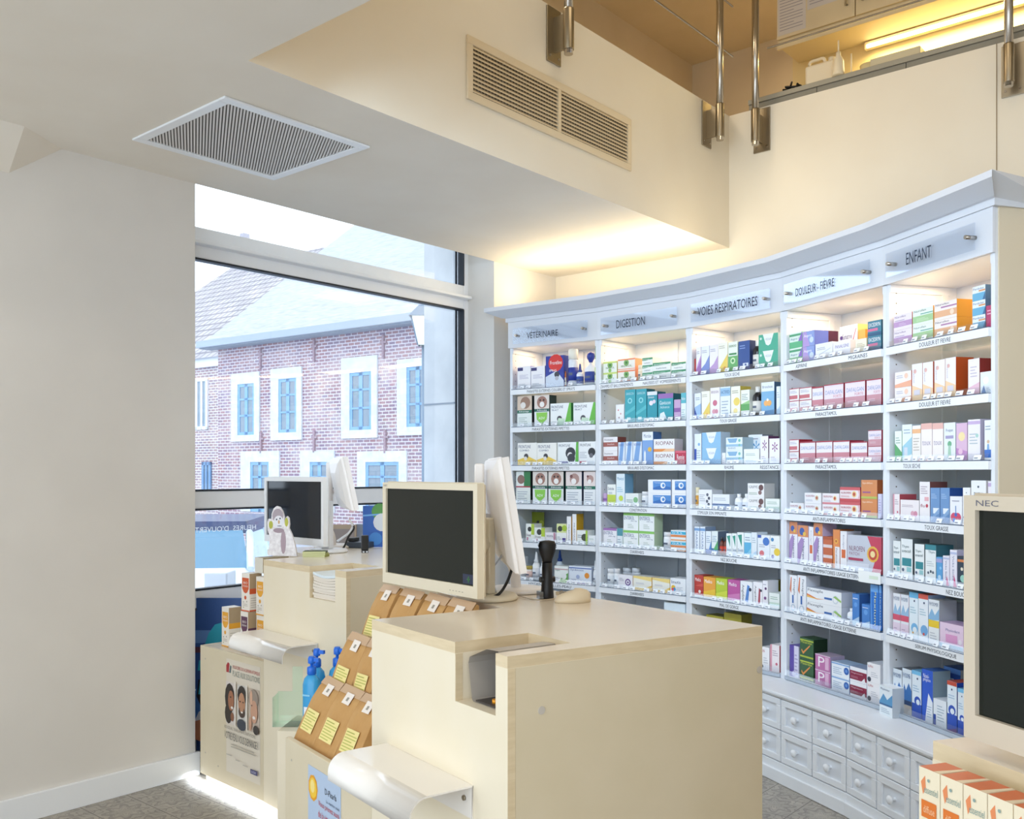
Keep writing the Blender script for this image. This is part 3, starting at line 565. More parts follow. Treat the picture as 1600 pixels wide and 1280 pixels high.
S('sumat','white box with red curve','f6f4f6','g d8606c 8 10 60 30 90 88 94 88 64 26 10 6;t16 60 70 76 4a3f6a Sumatrine;c10 66 8 6a4a8a',side='e3bd7c')
S('amber','amber box','e3ad52','r0 44 100 60 c98a30',side='c88f38')
S('creamb','low cream box','f2ecd8','l12 40 84 74 c9b890 3',side='dcc896')
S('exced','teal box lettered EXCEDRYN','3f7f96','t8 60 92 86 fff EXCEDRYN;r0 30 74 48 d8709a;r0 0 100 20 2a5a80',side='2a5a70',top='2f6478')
S('daf','white box with dusty pink base','ecdfe8','r0 0 100 42 c9929e;t8 60 94 76 93a2cc DAFALGAN;t50 46 92 56 d08898 FORTE;l14 18 60 30 e6cfd8 2;r0 96 100 100 a83246',side='9a2238',top='a83a4c')
S('dafs','small white box with dusty pink base','f0e9ee','r0 0 100 46 cc8490;t8 62 94 78 93a2cc DAFALGAN;l14 14 60 30 e6cfd8 2;r0 94 100 100 a83246',side='9a2238',top='b0384c')
S('pan','small white box with red band','f1edf0','r0 12 84 42 c96a72;l10 60 80 84 a8a8b8 3;r0 94 100 100 b83a4a',side='a82a3a',top='b83a4a')
S('nurw','white box with gold target','f0eff2','c74 54 24 d8c8a0;c74 54 14 b85a4a;t8 62 60 80 a85a6a NUROFEN;l8 22 50 44 b4b8c8 2',side='dcdce2')
S('nurp','white box with pink base and target','f2ecef','r0 0 100 18 d88890;c74 56 24 f2d8a0;c74 56 14 c05040;t8 62 60 80 b04a5a NUROFEN;l8 26 50 44 b4b8c8 2',side='d0a0a8')
S('nurr','white and red box with gold target','e6b8bc','r0 80 100 100 cf5a60;r0 0 100 20 c84a50;g f2e6e8 0 24 90 24 96 50 90 78 0 78;c72 52 22 f0d08a;c72 52 13 c05040;t6 54 56 68 b03a4c NUROFEN;l6 32 50 46 c88 2',side='a82a34',top='c04a50')
S('oran','orange box with lime foot','d88a50','t8 76 72 88 f6dcc4 Spidifen;r0 0 100 12 b4c05a;r10 30 60 38 a05a8a',side='a85a30',top='c87a44')
S('lilt','narrow lilac box','d2d0ea','l20 20 80 84 a9a8d0 6')
S('volt','tall white box with orange and purple','f0edf4','r0 70 100 100 d88a5a;c40 84 24 3a5aa8;c64 78 14 e8c04a;v44 12 66 66 4a4a7a Voltaren;g a88ac0 0 0 18 0 60 60 40 70 0 50',side='c8b8d8')
S('orw','white box with orange square','f0eef2','r20 30 80 52 d86a34;v36 56 62 90 9a9ab0 Emulgel',side='dcdce6')
S('orst','orange box with white bands','c8653a','r0 30 100 40 e6d4d4;r0 64 100 74 e6d4d4;r0 90 100 100 b4552c;r0 0 100 6 e6d4d4',side='a04a24')
S('orb','tall orange and white box','e58c4a','r30 0 100 56 f2eff2;c48 70 24 efc040;c48 70 14 c85a3a;v44 8 66 52 7a4a44 Perskindol',side='b8602c')
S('patch','large silver box with red and target','c9ccd8','t6 56 52 70 7a3a5a NUROFEN;t6 44 36 53 9a6a84 PATCH;g c8405a 60 100 100 100 100 0 72 0 84 40;c76 52 22 e8b84a;c76 52 16 c84a34;c76 52 9 f4dca0;r4 30 48 37 b03a5a;r0 0 66 24 dfe1ea',side='b83a4e',top='d8dae2',d=.06)
S('flexv','tall white tube box','f3f3f6','v46 46 76 90 3a4258 Flexagile;g d8784a 4 60 20 94 30 94 24 50;r36 24 56 46 3a6ab0;c50 12 30 c4d0dc;c50 12 20 f3f3f6',side='dcdfe8')
S('flexh','long white tube box','f2f3f5','t3 68 48 92 3a4258 Flexagile;g e07a4a 0 56 30 30 54 34 30 24 0 36;g f0c060 0 44 24 30 50 33 24 26 0 30;r52 36 74 50 3a6ab0;c84 44 30 d6dde6;c84 44 20 f2f3f5;g 9cc46a 78 60 100 30 100 44 84 70',side='cfd4e2',top='b8bccb')
S('bluef','blue gel box','4a86d0','g bcd8f2 0 0 100 0 100 30 0 14;c50 66 24 6aa4e4;l10 84 80 92 dfe8f6 1',side='3a66a8')
S('greyb','grey and blue box','9aa2b4','r14 10 86 46 4a76b8;c50 74 24 b8bfd0;l14 56 60 66 dde 1',side='7a8498')
S('flexium','tall blue tube box','2f78d0','v50 8 76 84 1f3050 Flexium;v48 10 74 86 eef4c8 Flexium;r0 84 100 100 6aa8e8;g 5a9ae4 0 0 30 0 10 84 0 84',side='1f56a0')
S('violet','tall violet box','5a44a0','r50 0 100 100 d8d4ea;l56 10 90 80 a8a0c8 6;c50 10 22 c8c0e0',side='b8bcc8')
S('tick','dark green box with orange tick','2f5a34','r0 86 100 92 b8c840;t8 74 90 86 c8d050 Metarelax;g e0924a 10 40 24 22 76 66 74 72 24 34 14 46;r0 8 100 16 a8b838',side='16301c',top='2a4a2c')
S('pp','pink box with white P','c074a8','t20 20 62 86 f8eef4 P;r66 10 90 90 e0b4d0;r0 94 100 100 e4c8dc',side='b0a0b8',top='b8a4b8')
S('disc','white box with blue disc','edf2f8','c84 54 26 2f62b4;c84 54 12 6a98d8;r0 86 100 96 8ab0dc;l10 20 60 74 a8bcd4 4',side='7aa0d0',top='a8c0dc')
S('maro','white box with maroon band','efeff3','r0 14 100 74 8d2242;t8 52 76 64 e8c8d2 Magnesium;g f2f2f4 70 14 92 14 88 40;l8 26 50 42 c88a9c 2',side='d0d0dc',top='9aaac8')
S('whr','white box with red heading','f3f1f3','t6 76 46 88 b84a54 SUPRA;c16 14 14 3a3f50;l30 30 84 60 c8c8d0 3',side='e4e4e8',top='dfe0e6')
S('thermw','white box with blue mountain','e9f1f6','g 5a9ac8 0 44 30 74 60 56 100 78 100 40 0 34;r0 34 100 40 3a6a9a;t10 84 80 93 5a6a8a Physiomer;l14 10 80 28 a9b8c8 3',side='c4ccd2',top='e9ecf0')
S('purpw','white and mauve flat box','efe6f0','r0 20 100 54 c09ac8;t6 78 66 90 7a5a8a Nurofen;l6 58 60 72 b8a8c4 1;l30 26 70 46 e0cbe4 3',side='b85a3a')
S('grw','white and green flat box','eaf3ea','r0 16 100 56 a8d09a;t6 80 66 92 4a6a6a Nurofen;l20 24 80 46 d0e8c4 3;r40 62 100 68 6ab0a0',side='e0a840')
S('orpw','white and peach flat box','f4ebe6','r0 16 100 52 e8b48c;r30 66 100 74 b07aa8;t6 82 66 93 5a4a6a Nurofen;c80 34 16 f4dcc4',side='e0952c')
S('perdo','white and blue box with orange line','e8f0f4','r0 0 100 52 6ab0d4;t6 74 88 88 4a6a9a Perdolan;r50 60 100 70 e09a60;g 3a6a9a 80 0 100 0 100 50',side='4a7090',top='e8ecf0')
S('mag','magenta box','b83a6a','l20 60 80 88 e8b0c8 2',side='a02a58')
S('peachw','white and peach box','f3ecec','g f0b090 0 0 100 0 100 40 0 20;c70 70 18 f4cfb8;l10 60 50 84 bbc 2',side='c85a30')
S('tallpeach','tall pale box with orange side','f1edf0','g f4d2a8 0 0 100 0 100 30 0 44;c30 80 14 e8b8b0;v12 50 26 86 b8a8c0 Toplexil;r20 16 80 30 d8d4e0',side='b84a18',top='d8a070')
S('tallred','tall pale box with dark red side','f0e9ee','g e8c0d0 0 0 100 0 100 34 0 20;l20 50 80 84 c8c0d0 4',side='7d1f1c',top='d8b8b8')
S('whbl','white box with white ring and blue foot','e6eef4','g 5a84b8 10 4 50 4 30 40;c50 60 24 f8fafc;l54 8 90 30 9ab 3')
S('grn2','white box with green foot','edf4f0','g 58a868 0 0 100 0 100 30 0 60;l14 60 80 84 9ab8a8 3',side='3f8f4a')
S('seab','white box with blue wave','e9f2f6','g 9fcfe2 0 40 100 66 100 20 0 10;r20 10 56 38 d4dce8;l16 76 84 92 a8bccb 2',side='b8c4cc')
S('pap','white box with apricot band','f5efe9','r0 78 100 90 f0b884;l14 30 84 70 c8c0b8 5;g e8a090 60 0 100 0 100 12',side='6a5a5a')
S('pinkt','white box with pink top','f6eeee','r0 84 100 100 eab8ae;t12 42 88 54 a8a0b8 toux;g e8b0a0 40 0 100 0 100 12 60 8',side='c8b0b0')
S('bronch','white box with green figure','e9eff4','c50 44 18 6fb08a;g a9cfba 34 4 66 4 60 40 40 40;r16 58 84 66 a8a0c8;t20 74 80 84 6a7a98 Prospan',side='b0b8c4')
S('sun','lilac box with yellow sun','dcb8d4','c50 64 30 f4e0a8;g c088c0 0 0 100 0 100 24 0 34;c40 24 20 e8c0d8',side='8a5a7a',top='8f6a72')
S('lilw','white and lilac box','efebf3','r0 88 100 96 c8b0d8;l14 40 80 70 b8c4cc 4;c76 60 12 a8d0c8',side='bcb4c8')
S('child','white box with blue foot and child','eef2f4','r0 6 100 26 3a72c8;c50 46 18 d8b89a;g 7aa8d8 34 26 66 26 60 40 40 40;l14 76 84 90 9ab 2',side='c8ccd2')
S('pinkw','white and pink box','f4eaec','g e0a0b0 0 0 20 0 20 100 0 100;l26 60 84 84 b8a8b4 3;c70 30 12 d06a80',side='b8505a')
S('pinkflat','low white box with pink dots','f4ecee','c66 34 14 e0a8b8;c82 34 14 d890a8;l10 66 70 80 b8a8b4 2',side='b0a8a8',top='7a6a6c')
S('tallpk','tall white box with red mark','f3eef0','c72 40 12 c03a4c;t10 36 50 44 a04a60 flu;r50 52 90 62 e8b0b8;l14 70 80 92 b8a8b4 4',side='7a4a44',top='6a3f3c')
S('blu2','blue box with white label','6a94c6','r30 26 90 42 e8f0f8;l12 70 70 86 a8c4e4 3;g 86aad4 0 10 100 44 100 30 0 0',side='24488a')
S('lungf','white box with coloured lungs','f0f1f6','c34 24 28 d84a6a;c66 24 28 d84a6a;c50 34 12 4a6ac0;c38 14 14 3a7ad0;r47 40 53 66 5a8ac8;l20 82 80 92 aab 1',side='dfe0e8')
S('plum','white box with plum lungs','f1f2f4','c24 20 18 8a3a7a;c78 20 20 7a3a74;t20 60 80 74 5a6a78 PROSPAN;c50 86 6 4a5a6a;l20 40 80 52 aab 2',side='dad4d0')
S('thym','white box with teal block','eef2f2','r10 32 90 52 2f8a94;r50 18 90 30 9accd0;t10 76 70 84 3a5a60 Thym;t10 66 84 74 3a5a60 uvacol;c20 22 10 4a5a78;l10 4 60 10 9ab 1',side='5a6468',top='8a9294')
S('thymt','white box with teal heading','eef2f2','r0 86 100 100 2f8490;t30 76 90 84 3a6a74 Thym;l14 44 84 60 c0ccd0 3;c30 26 9 5a6a7a;c54 30 9 4a5a6a;c76 28 9 5a6a7a',side='3a6a74',top='26545c')
S('skyb','blue sky box','5aa2d8','c50 26 26 bcdcf4;c70 60 18 8ac4ec;r0 80 100 94 a4a4d4;l10 4 90 12 dfe8f6 1',side='3a7ab8')
S('pinkred','narrow white and pink box','ece9f4','v36 16 62 84 5a6a98 Vicks Sinex;g d8508a 50 0 100 0 70 24 60 34;r0 88 100 94 b8c0e0',side='c8c0d8')
S('dark','dark box with pale swirl','2a3a4a','c60 30 30 9ad0c0;r0 82 100 90 d8824a;c50 60 14 e8e0c8',side='1a2430')
S('physr','white box with pink band','eef0f5','g 9ac0e0 0 50 30 76 60 58 100 74 100 48 0 48;r0 36 100 50 d8536c;t8 84 90 93 6a7a98 PHYSIOMER;r0 0 100 30 ecd8e8;l14 8 60 22 c8b0c8 2',side='c8a0b0')
S('nasb','tall white box with blue wave','e9f3f9','r0 88 100 100 6ab8e4;c60 24 38 7ab8e4;c64 20 24 e9f3f9;c60 82 8 3a4a6a;c44 14 8 e8b04a;l14 56 80 72 b0ccd8 3',side='a8bccc',top='5aa0cc')
S('nasr','tall white box with red top','eef3f8','r0 90 100 100 e0604c;c60 24 38 7ab0e0;c56 16 10 e05a4a;c60 82 8 3a4a6a;l14 56 80 72 b0ccd8 3',side='9aaed0',top='d85a48')
S('physy','white box with yellow band','eef1f3','g 8ab8dc 0 62 30 80 60 66 100 82 100 56 0 52;r0 38 100 54 f0cc30;t8 86 92 94 5a6a88 PHYSIOMER;l14 12 80 30 c4c8d0 3',side='a8acb4')
S('physd','pink box lettered Physiodent','ead0e6','t26 64 86 78 5a5a98 Physiodent;r26 24 76 56 e0a0cc;c88 34 10 f4eaf4;r0 0 100 16 a8c8e0',side='d8b8d8',top='c8a8cc')
S('mount','white box with blue mountain range','dfe9f2','g 3a72b4 0 34 20 66 40 52 70 70 100 54 100 30 0 24;r0 20 100 30 26406a;t6 80 90 90 4a6a98 PHYSIOMER;r0 0 100 20 b8b0a8',side='8a9098',top='5a6068')
S('wavy','white and royal blue box with wave','e6f0f8','r0 0 100 30 2a52b8;c60 36 34 2a52b8;c66 34 20 e6f0f8;c60 84 8 3a4a6a;r0 92 100 100 7ac0e8;l14 56 80 72 a8c4dc 3',side='1f3f98',top='6ab0d8')
S('nosi','tall royal blue box lettered Nosi-physio','eaf0f8','g 2a5ac8 0 100 100 100 100 20 60 50 40 0 0 0;t12 84 66 92 fff Nosi-;t12 76 80 84 fff physio;g eaf0f8 30 0 100 0 100 40 60 56;l46 10 90 34 a8bcd8 5',side='8a9ea8',top='3a66b0')
S('navyl','navy box with white label','2f56a8','r12 40 60 80 e6eef8;l16 46 54 74 8aa4cc 4;r0 90 100 100 5a8ad0',side='a8acb0',top='3a66b0')
S('lowb','low white box with navy corner','e8eef4','r0 0 20 40 2a4aa0;l30 20 84 84 a9bccb 6',side='b8c0c8')
S('wavr','white and royal blue box with red top','e6f0f8','r0 0 100 34 2a52b8;c50 42 38 2a52b8;c54 40 22 e6f0f8;r0 92 100 100 c8503c;c50 84 8 3a4a6a;l14 66 80 76 a8c4dc 2;g 6a3a8a 0 0 100 0 100 8',side='1f3f98',top='b04838')
S('leaf','small hanging card with dog photo','8a9a2a','c48 40 30 3a3a34;c52 62 14 3a3a34;c80 60 20 b4c03a',side='9aa07a',d=.01)
# bottles: (look, body, cap, label, shape)
def B(k, look, body, cap, label, shape): ST[k] = (look, body, cap, label, shape, 'o', 0)
B('vial','small orange vial','c8743c','c8743c','e8e4dc','vial'); B('can','blue spray can with white cap','e6ebf3','f2efe2','2b3f9c','can')
B('btn','white bottle with blue shoulder','eef1f6','2f4796','3d57a6','drop'); B('knob','white bottle with round blue knob','eef1f6','243a94','33489a','knob')
B('grnb','slim white bottle with green tip','eef2ee','5aa050','d8e4a0','drop'); B('jar','white jar with screw lid','eff1f4','e6e8ec','e0e6ec','jar')
B('jarg','white jar with gold lid','eee6e0','b8a24a','e8c8c0','jar'); B('drop','white dropper bottle with pointed tip','eef0f2','eef0f2','dfe2e8','drop')
B('bluec','clear bottle with blue collar','e3ebf3','2f55b0','d8e2ee','drop'); B('cream','small cream bottle','f3ecda','efe4cc','e8dcc4','jar')
B('syr','black syrup bottle with white label','17191e','eceae4','e8e6e0','syrup'); B('syr2','black syrup bottle with black cap','17191e','1a1a1e','e8e6e0','syrup')
B('orb2','small orange-labelled jar','f0e8d4','f0e4c0','dba040','jar'); B('brown','small brown medicine bottle','6a3426','2a2426','c8442e','syrup')
B('wht','small white bottle with white cap','f2f4f6','f4f5f8','dce4f0','syrup'); B('brnv','brown glass vial','6a3a24','5a2a18','8a5a3a','vial')
PROF = {'vial':[(.42,0),(.42,.85),(.3,.9),(.3,1)],'can':[(.5,0),(.5,.68),(.44,.72),(.5,.73),(.5,.97),(.4,1)],'drop':[(.48,0),(.5,.04),(.5,.52),(.3,.62),(.3,.70),(.22,.72),(.10,.98),(.08,1)],
 'knob':[(.5,0),(.5,.5),(.2,.6),(.14,.68),(.2,.74),(.30,.80),(.34,.87),(.28,.95),(.1,1)],'jar':[(.46,0),(.48,.05),(.48,.70),(.42,.75),(.46,.76),(.46,.98),(.42,1)],'syrup':[(.48,0),(.5,.04),(.5,.60),(.44,.70),(.22,.80),(.24,.82),(.24,.99),(.2,1)]}
LABB = {'vial':(.1,.6),'can':(.15,.5),'drop':(.1,.42),'knob':(.08,.4),'jar':(.12,.62),'syrup':(.1,.5)}
CAPZ = {'vial':2,'can':3,'drop':4,'knob':4,'jar':4,'syrup':5}
def make_pack(name, st, w, h, dmax):
    look, base, ops, side, top, kind, d = ST[st]
    if kind == 'o':
        body, cap, label, shape = ST[st][1:5]; r = w; pr = PROF[shape]; k = CAPZ[shape]
        root = empty('bottle' if shape != 'jar' else 'jar')
        c = (0, w/2+.002)
        MB().lathe([(q*r, z*h) for q, z in pr[:k]], mat(body, .3), 16, c).build('body', root)
        MB().lathe([(pr[k-1][0]*r*.98, pr[k-1][1]*h+.0002)]+[(q*r, z*h) for q, z in pr[k:]] if len(pr) > k else [(pr[k-1][0]*r, h*.98),(pr[k-1][0]*r*.8, h)], mat(cap, .35), 16, c).build('cap', root)
        z0, z1 = LABB[shape]; rr = max(q for q, z in pr[:3])*r+.0004
        lb = MB().lathe([(rr, z0*h),(rr, z1*h)], mat(label, .5), 16, c)
        lb.poly([(-w*.22,-.0006+.002,z0*h+(z1-z0)*h*.4),(w*.22,-.0006+.002,z0*h+(z1-z0)*h*.4),(w*.22,-.0006+.002,z0*h+(z1-z0)*h*.6),(-w*.22,-.0006+.002,z0*h+(z1-z0)*h*.6)], mat('5a6478', .5)); lb.build('label', root)
        return root
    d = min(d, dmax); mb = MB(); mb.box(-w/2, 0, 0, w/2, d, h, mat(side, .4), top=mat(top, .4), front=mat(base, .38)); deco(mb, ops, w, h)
    return mb.build(name)
CR = {'a':(780,500,4.922),'b':(1060,480,4.571),'c':(1360,420,4.925),'d':(780,720,4.922),'e':(1060,740,4.571),'f':(1360,640,4.925),'g':(1180,960,4.0),'h':(1360,860,3.048),'l':(1380,860,6.4)}
ROWN = ['top', 'second', 'third', 'fourth', 'fifth', 'sixth', 'bottom']
# (bay, row, crop, items (x0, x1, ytop, style[, stack, extra y]))
ROWS = [
(0,0,'a',[(140,242,355,'vetw'),(244,352,355,'vetw'),(358,498,275,'spraybx'),(480,506,395,'vial',1,-.0),(515,580,220,'can'),(578,630,335,'btn'),(636,720,240,'knob'),(730,742,180,'grnb')]),
(0,1,'a',[(140,252,585,'advcat'),(270,385,578,'advshd'),(393,553,640,'frontw'),(570,740,635,'frontw')]),
(0,2,'a',[(142,290,945,'frontyel'),(292,440,945,'frontyel'),(450,610,940,'frontgrn'),(612,742,935,'frontred')]),
(0,3,'d',[(130,240,80,'advgrn'),(258,370,80,'advshd'),(378,495,80,'advshd'),(512,635,80,'advwhite'),(650,742,80,'advwhite')]),
(0,4,'d',[(205,270,485,'drontal'),(272,352,515,'drontal'),(250,345,395,'leaf',1,.20),(355,432,552,'pinkslip'),(442,518,485,'milbe'),(520,554,428,'tallyel'),(562,594,410,'tallyel'),(597,680,535,'limebox'),(685,742,575,'plain')]),
(0,5,'d',[(125,165,740,'dogmed'),(190,240,810,'jarg'),(243,293,700,'drop'),(300,345,740,'drop'),(422,475,690,'bluec',1,.12),(425,530,810,'greendog'),(537,710,812,'symb'),(716,742,770,'drop')]),
(1,0,'a',[(795,905,320,'iberg',2),(912,1045,298,'iberor',2),(1055,1095,345,'cream'),(1100,1180,290,'greenw',3),(1182,1318,325,'greenw',2),(1325,1436,325,'greenw',2)]),
(1,1,'a',[(897,960,650,'smallw'),(967,1048,535,'teal'),(1052,1133,530,'teal'),(1138,1215,550,'tealf'),(1222,1338,565,'tealp'),(1345,1395,612,'lilac'),(1398,1437,560,'tealw')]),
(1,2,'a',[(795,910,900,'imodium',2),(915,965,940,'bluew'),(972,1025,935,'bluew'),(1030,1096,935,'bluew'),(1100,1183,860,'microlax'),(1188,1348,915,'riopan',2),(1385,1405,925,'brnv',1,.10),(1352,1436,1005,'rennie')]),
(1,3,'d',[(800,828,250,'lilac'),(832,896,182,'dulco'),(900,966,100,'movi'),(969,1070,250,'lowgreen'),(1078,1138,237,'jar'),(1145,1320,145,'transi',2),(1328,1436,145,'transi',2)]),
(1,4,'d',[(800,903,520,'enterolp'),(907,950,520,'tealsm'),(955,1070,400,'enterol',2),(1075,1193,400,'enterol',2),(1245,1313,550,'jar'),(1320,1436,535,'ors',2)]),
(1,5,'d',[(816,868,830,'jar'),(872,912,830,'jar'),(930,990,825,'jar',1,.12),(1000,1060,825,'jar',1,.12),(915,1026,878,'lactib'),(1032,1172,890,'erce'),(1178,1312,905,'erce'),(1316,1434,905,'imutis')]),
(1,6,'d',[(1268,1430,1095,'bluegr')]),
(2,0,'b',[(98,118,370,'redthin'),(119,162,285,'swp'),(163,222,275,'swb'),(223,283,265,'swm'),(285,352,250,'swy'),(356,423,247,'grnlung'),(428,510,240,'navy'),(516,570,235,'syr'),(573,712,190,'vteal',2)]),
(2,1,'b',[(106,162,615,'navyw'),(165,224,600,'swy'),(228,295,575,'pinkl'),(300,371,568,'bluel'),(375,442,565,'yell'),(446,508,590,'greenm'),(512,572,565,'syr'),(592,685,535,'lungs'),(700,726,565,'palew')]),
(2,2,'b',[(106,165,905,'rhin'),(168,303,893,'vblue',2),(312,336,1040,'smallw'),(340,458,930,'coldx',2),(500,600,910,'aster',1,.09),(468,578,1012,'plain'),(585,642,920,'asterp'),(648,724,938,'asterp')]),
(2,3,'e',[(95,138,98,'orb2'),(145,240,115,'dots'),(243,365,148,'navyband'),(388,435,145,'wht'),(440,492,145,'wht'),(495,612,70,'grip',2),(622,722,180,'palegr')]),
(2,4,'e',[(105,152,378,'hydro'),(155,192,380,'hydro'),(195,235,412,'otri'),(237,282,412,'otrig'),(286,312,455,'brown'),(314,340,455,'brown'),(342,382,428,'sinut'),(384,417,428,'sinut'),(420,468,420,'sinut'),(470,520,425,'bluepic'),(522,560,420,'palew'),(567,652,440,'redsp'),(655,724,445,'yelsp')]),
(2,5,'e',[(100,178,725,'medr'),(180,265,740,'medo'),(267,350,750,'medl'),(353,440,760,'medm'),(442,527,770,'gorge'),(535,600,775,'gorger'),(602,638,765,'purp'),(648,722,855,'palegr'),(640,700,765,'olive',1,.10)]),
(2,6,'e',[(200,322,1015,'olive',1,.05),(326,450,1000,'olive',1,.05),(590,650,1240,'whr'),(655,722,1225,'pinkw')]),
(3,0,'b',[(790,885,180,'aspg',2),(888,972,170,'aspb',2),(978,1045,172,'aspm',1,.12),(978,1100,255,'flatc'),(1105,1228,240,'panal'),(1152,1280,130,'sumat',1,.12),(1285,1335,160,'amber',1,.12),(1265,1345,225,'creamb'),(1352,1450,95,'exced',2)]),
(3,1,'b',[(790,862,580,'pan',2),(866,952,572,'pan',2),(956,1033,568,'dafs'),(1040,1178,548,'daf'),(1190,1333,528,'daf'),(1344,1450,512,'daf')]),
(3,2,'b',[(788,860,945,'pan',2),(868,978,960,'dafs'),(984,1100,955,'dafs'),(1106,1222,952,'dafs'),(1232,1348,960,'dafs'),(1356,1450,877,'daf',2)]),
(3,3,'e',[(795,895,210,'nurw'),(902,1020,138,'nurw',2),(1029,1150,142,'nurp',2),(1154,1298,97,'nurr',2),(1305,1420,45,'oran',2),(1425,1452,145,'lilt')]),
(3,4,'e',[(790,850,345,'volt'),(853,928,370,'volt'),(932,963,380,'orw'),(966,1030,355,'volt'),(1034,1100,450,'orst'),(1104,1153,400,'orb'),(1156,1203,412,'orw'),(1207,1450,445,'patch')]),
(3,5,'e',[(790,848,725,'flexv'),(852,912,728,'flexv'),(917,1165,830,'flexh',2),(1187,1238,965,'wht'),(1242,1292,860,'bluef'),(1297,1350,860,'greyb',1,.05),(1310,1368,935,'bluef'),(1372,1428,795,'flexium'),(1432,1452,800,'flexium')]),
(3,6,'g',[(215,272,195,'violet'),(280,365,150,'tick',2),(375,470,255,'pp',2),(478,588,305,'disc',2),(592,697,335,'maro',2),(700,782,308,'whr',2)]),
(4,0,'c',[(180,320,345,'purpw',2),(325,483,300,'grw',2),(492,665,250,'orpw',2),(785,885,130,'perdo',3),(890,945,280,'mag')]),
(4,1,'c',[(188,315,790,'peachw',2),(320,400,730,'tallpeach'),(402,482,718,'tallpeach'),(492,575,700,'tallpeach'),(577,658,683,'tallpeach'),(752,840,692,'tallred'),(845,945,790,'whbl')]),
(4,2,'f',[(188,242,165,'grn2'),(245,320,115,'seab'),(322,388,122,'pap'),(390,475,105,'pinkt'),(478,560,103,'pinkt'),(565,655,100,'bronch'),(660,746,103,'sun'),(750,845,75,'lilw'),(878,945,80,'child')]),
(4,3,'f',[(175,225,650,'pinkw'),(230,375,695,'pinkflat'),(378,458,555,'tallpk'),(461,535,602,'blu2'),(538,610,602,'blu2'),(612,705,668,'lungf'),(712,768,600,'plum'),(775,890,545,'plum'),(905,945,550,'lilw')]),
(4,4,'f',[(175,232,1010,'thym'),(235,325,995,'thym'),(340,415,1035,'thym'),(422,505,1040,'thymt'),(508,555,1135,'skyb'),(558,608,1125,'pinkred'),(612,666,1080,'pinkred'),(670,740,1130,'dark')]),
(4,5,'l',[(85,172,430,'physr'),(175,256,445,'physr'),(260,350,420,'nasb'),(353,450,440,'nasr'),(454,560,495,'physy'),(575,690,510,'physy',1,.13),(566,800,735,'physd')]),
(4,6,'h',[(105,150,565,'mount'),(152,196,565,'mount'),(198,243,575,'wavy'),(246,298,570,'nosi'),(350,430,560,'navyl',1,.12),(300,362,712,'lowb'),(366,412,625,'wavr'),(416,450,660,'wavy')]),
]
def ordn(i): return ['leftmost','second from left','third from left','fourth from left','fifth from left','sixth from left','seventh from left','eighth from left','ninth from left','tenth from left','eleventh from left','twelfth from left','thirteenth from left'][i]
TEMPL = {}
for bay, row, cr, items in ROWS:
    root, o, e, L, ang = BAYO[bay]; into = Vector((-e.y, e.x)); ox, oy, sc = CR[cr]
    zs = (SH[row]+.0365) if row < 6 else ZB+.0205
    items = sorted(items, key=lambda q: q[0])
    last = {}
    for idx, it in enumerate(items):
        x0, x1, yt, st = it[:4]; n = it[4] if len(it) > 4 else 1; ey = it[5] if len(it) > 5 else 0
        yo = 0.012+ey
        p0 = o+into*yo
        s0, q0 = on_line(ox+x0/sc, p0, e); s1, q1 = on_line(ox+x1/sc, p0, e)
        s0 = max(s0, TK+.009, last.get(ey > 0, 0)+.0012); s1 = min(s1, L-TK-.009)
        if s1-s0 < .012: s1 = s0+.012
        if s1 > L-TK-.007: s0 -= s1-(L-TK-.007); s1 = L-TK-.007
        last[ey > 0] = s1
        zt = zat(oy+yt/sc, ((q0+q1)/2).y); ceil = (SH[row-1] if row else ZF)-.004
        h = max((min(zt, ceil)-zs)/n, .022)
        dmax = DEP-.028-yo
        if ey == 0 and any((len(t) > 5 and t[5] > 0 and t[0] < x1+4 and t[1] > x0-4) for t in items):
            dmax = min(dmax, min(t[5] for t in items if len(t) > 5 and t[5] > 0)-.004)
        look = ST[st][0]; w = s1-s0-.0008; k = 'package'
        for j in range(n):
            lev = '' if n == 1 else ({0: 'lower ', n-1: 'upper '}.get(j, 'middle '))
            if ST[st][5] == 'o': nm = 'bottle'; cat = 'bottle' if ST[st][4] != 'jar' else 'jar'
            else: nm = 'medicine_box'; cat = 'medicine box'
            lab = '%s%s, %s, %s shelf, %s bay' % (lev, look, ordn(idx), ROWN[row], BAYL[bay])
            if len(lab.split()) > 16: print('LONG', lab)
            if j == 0: ob = make_pack(nm, st, w, h-.0006, dmax); ob0 = ob
            else: ob = ob0.copy(); COL.objects.link(ob)
            px, py = o+e*((s0+s1)/2)+into*yo
            ob.location = (px, py, zs+j*h); ob.rotation_euler = (0, 0, ang+random.uniform(-.004,.004))
            tag(ob, lab, cat, 'packages on the %s shelf of the %s bay' % (ROWN[row], BAYL[bay]))
# loose box standing on the ledge in front of the shelves
root, o, e, L, ang = BAYO[3]
p = on_z(1180+817/4, 960+636/4, ZB); q = make_pack('medicine_box', 'thermw', .088, .127, .07); q.location = (p.x, p.y, ZB+.0005); q.rotation_euler = (0,0,ang-.12)
tag(q, 'white box with blue mountain standing alone on the ledge before the shelves', 'medicine box')
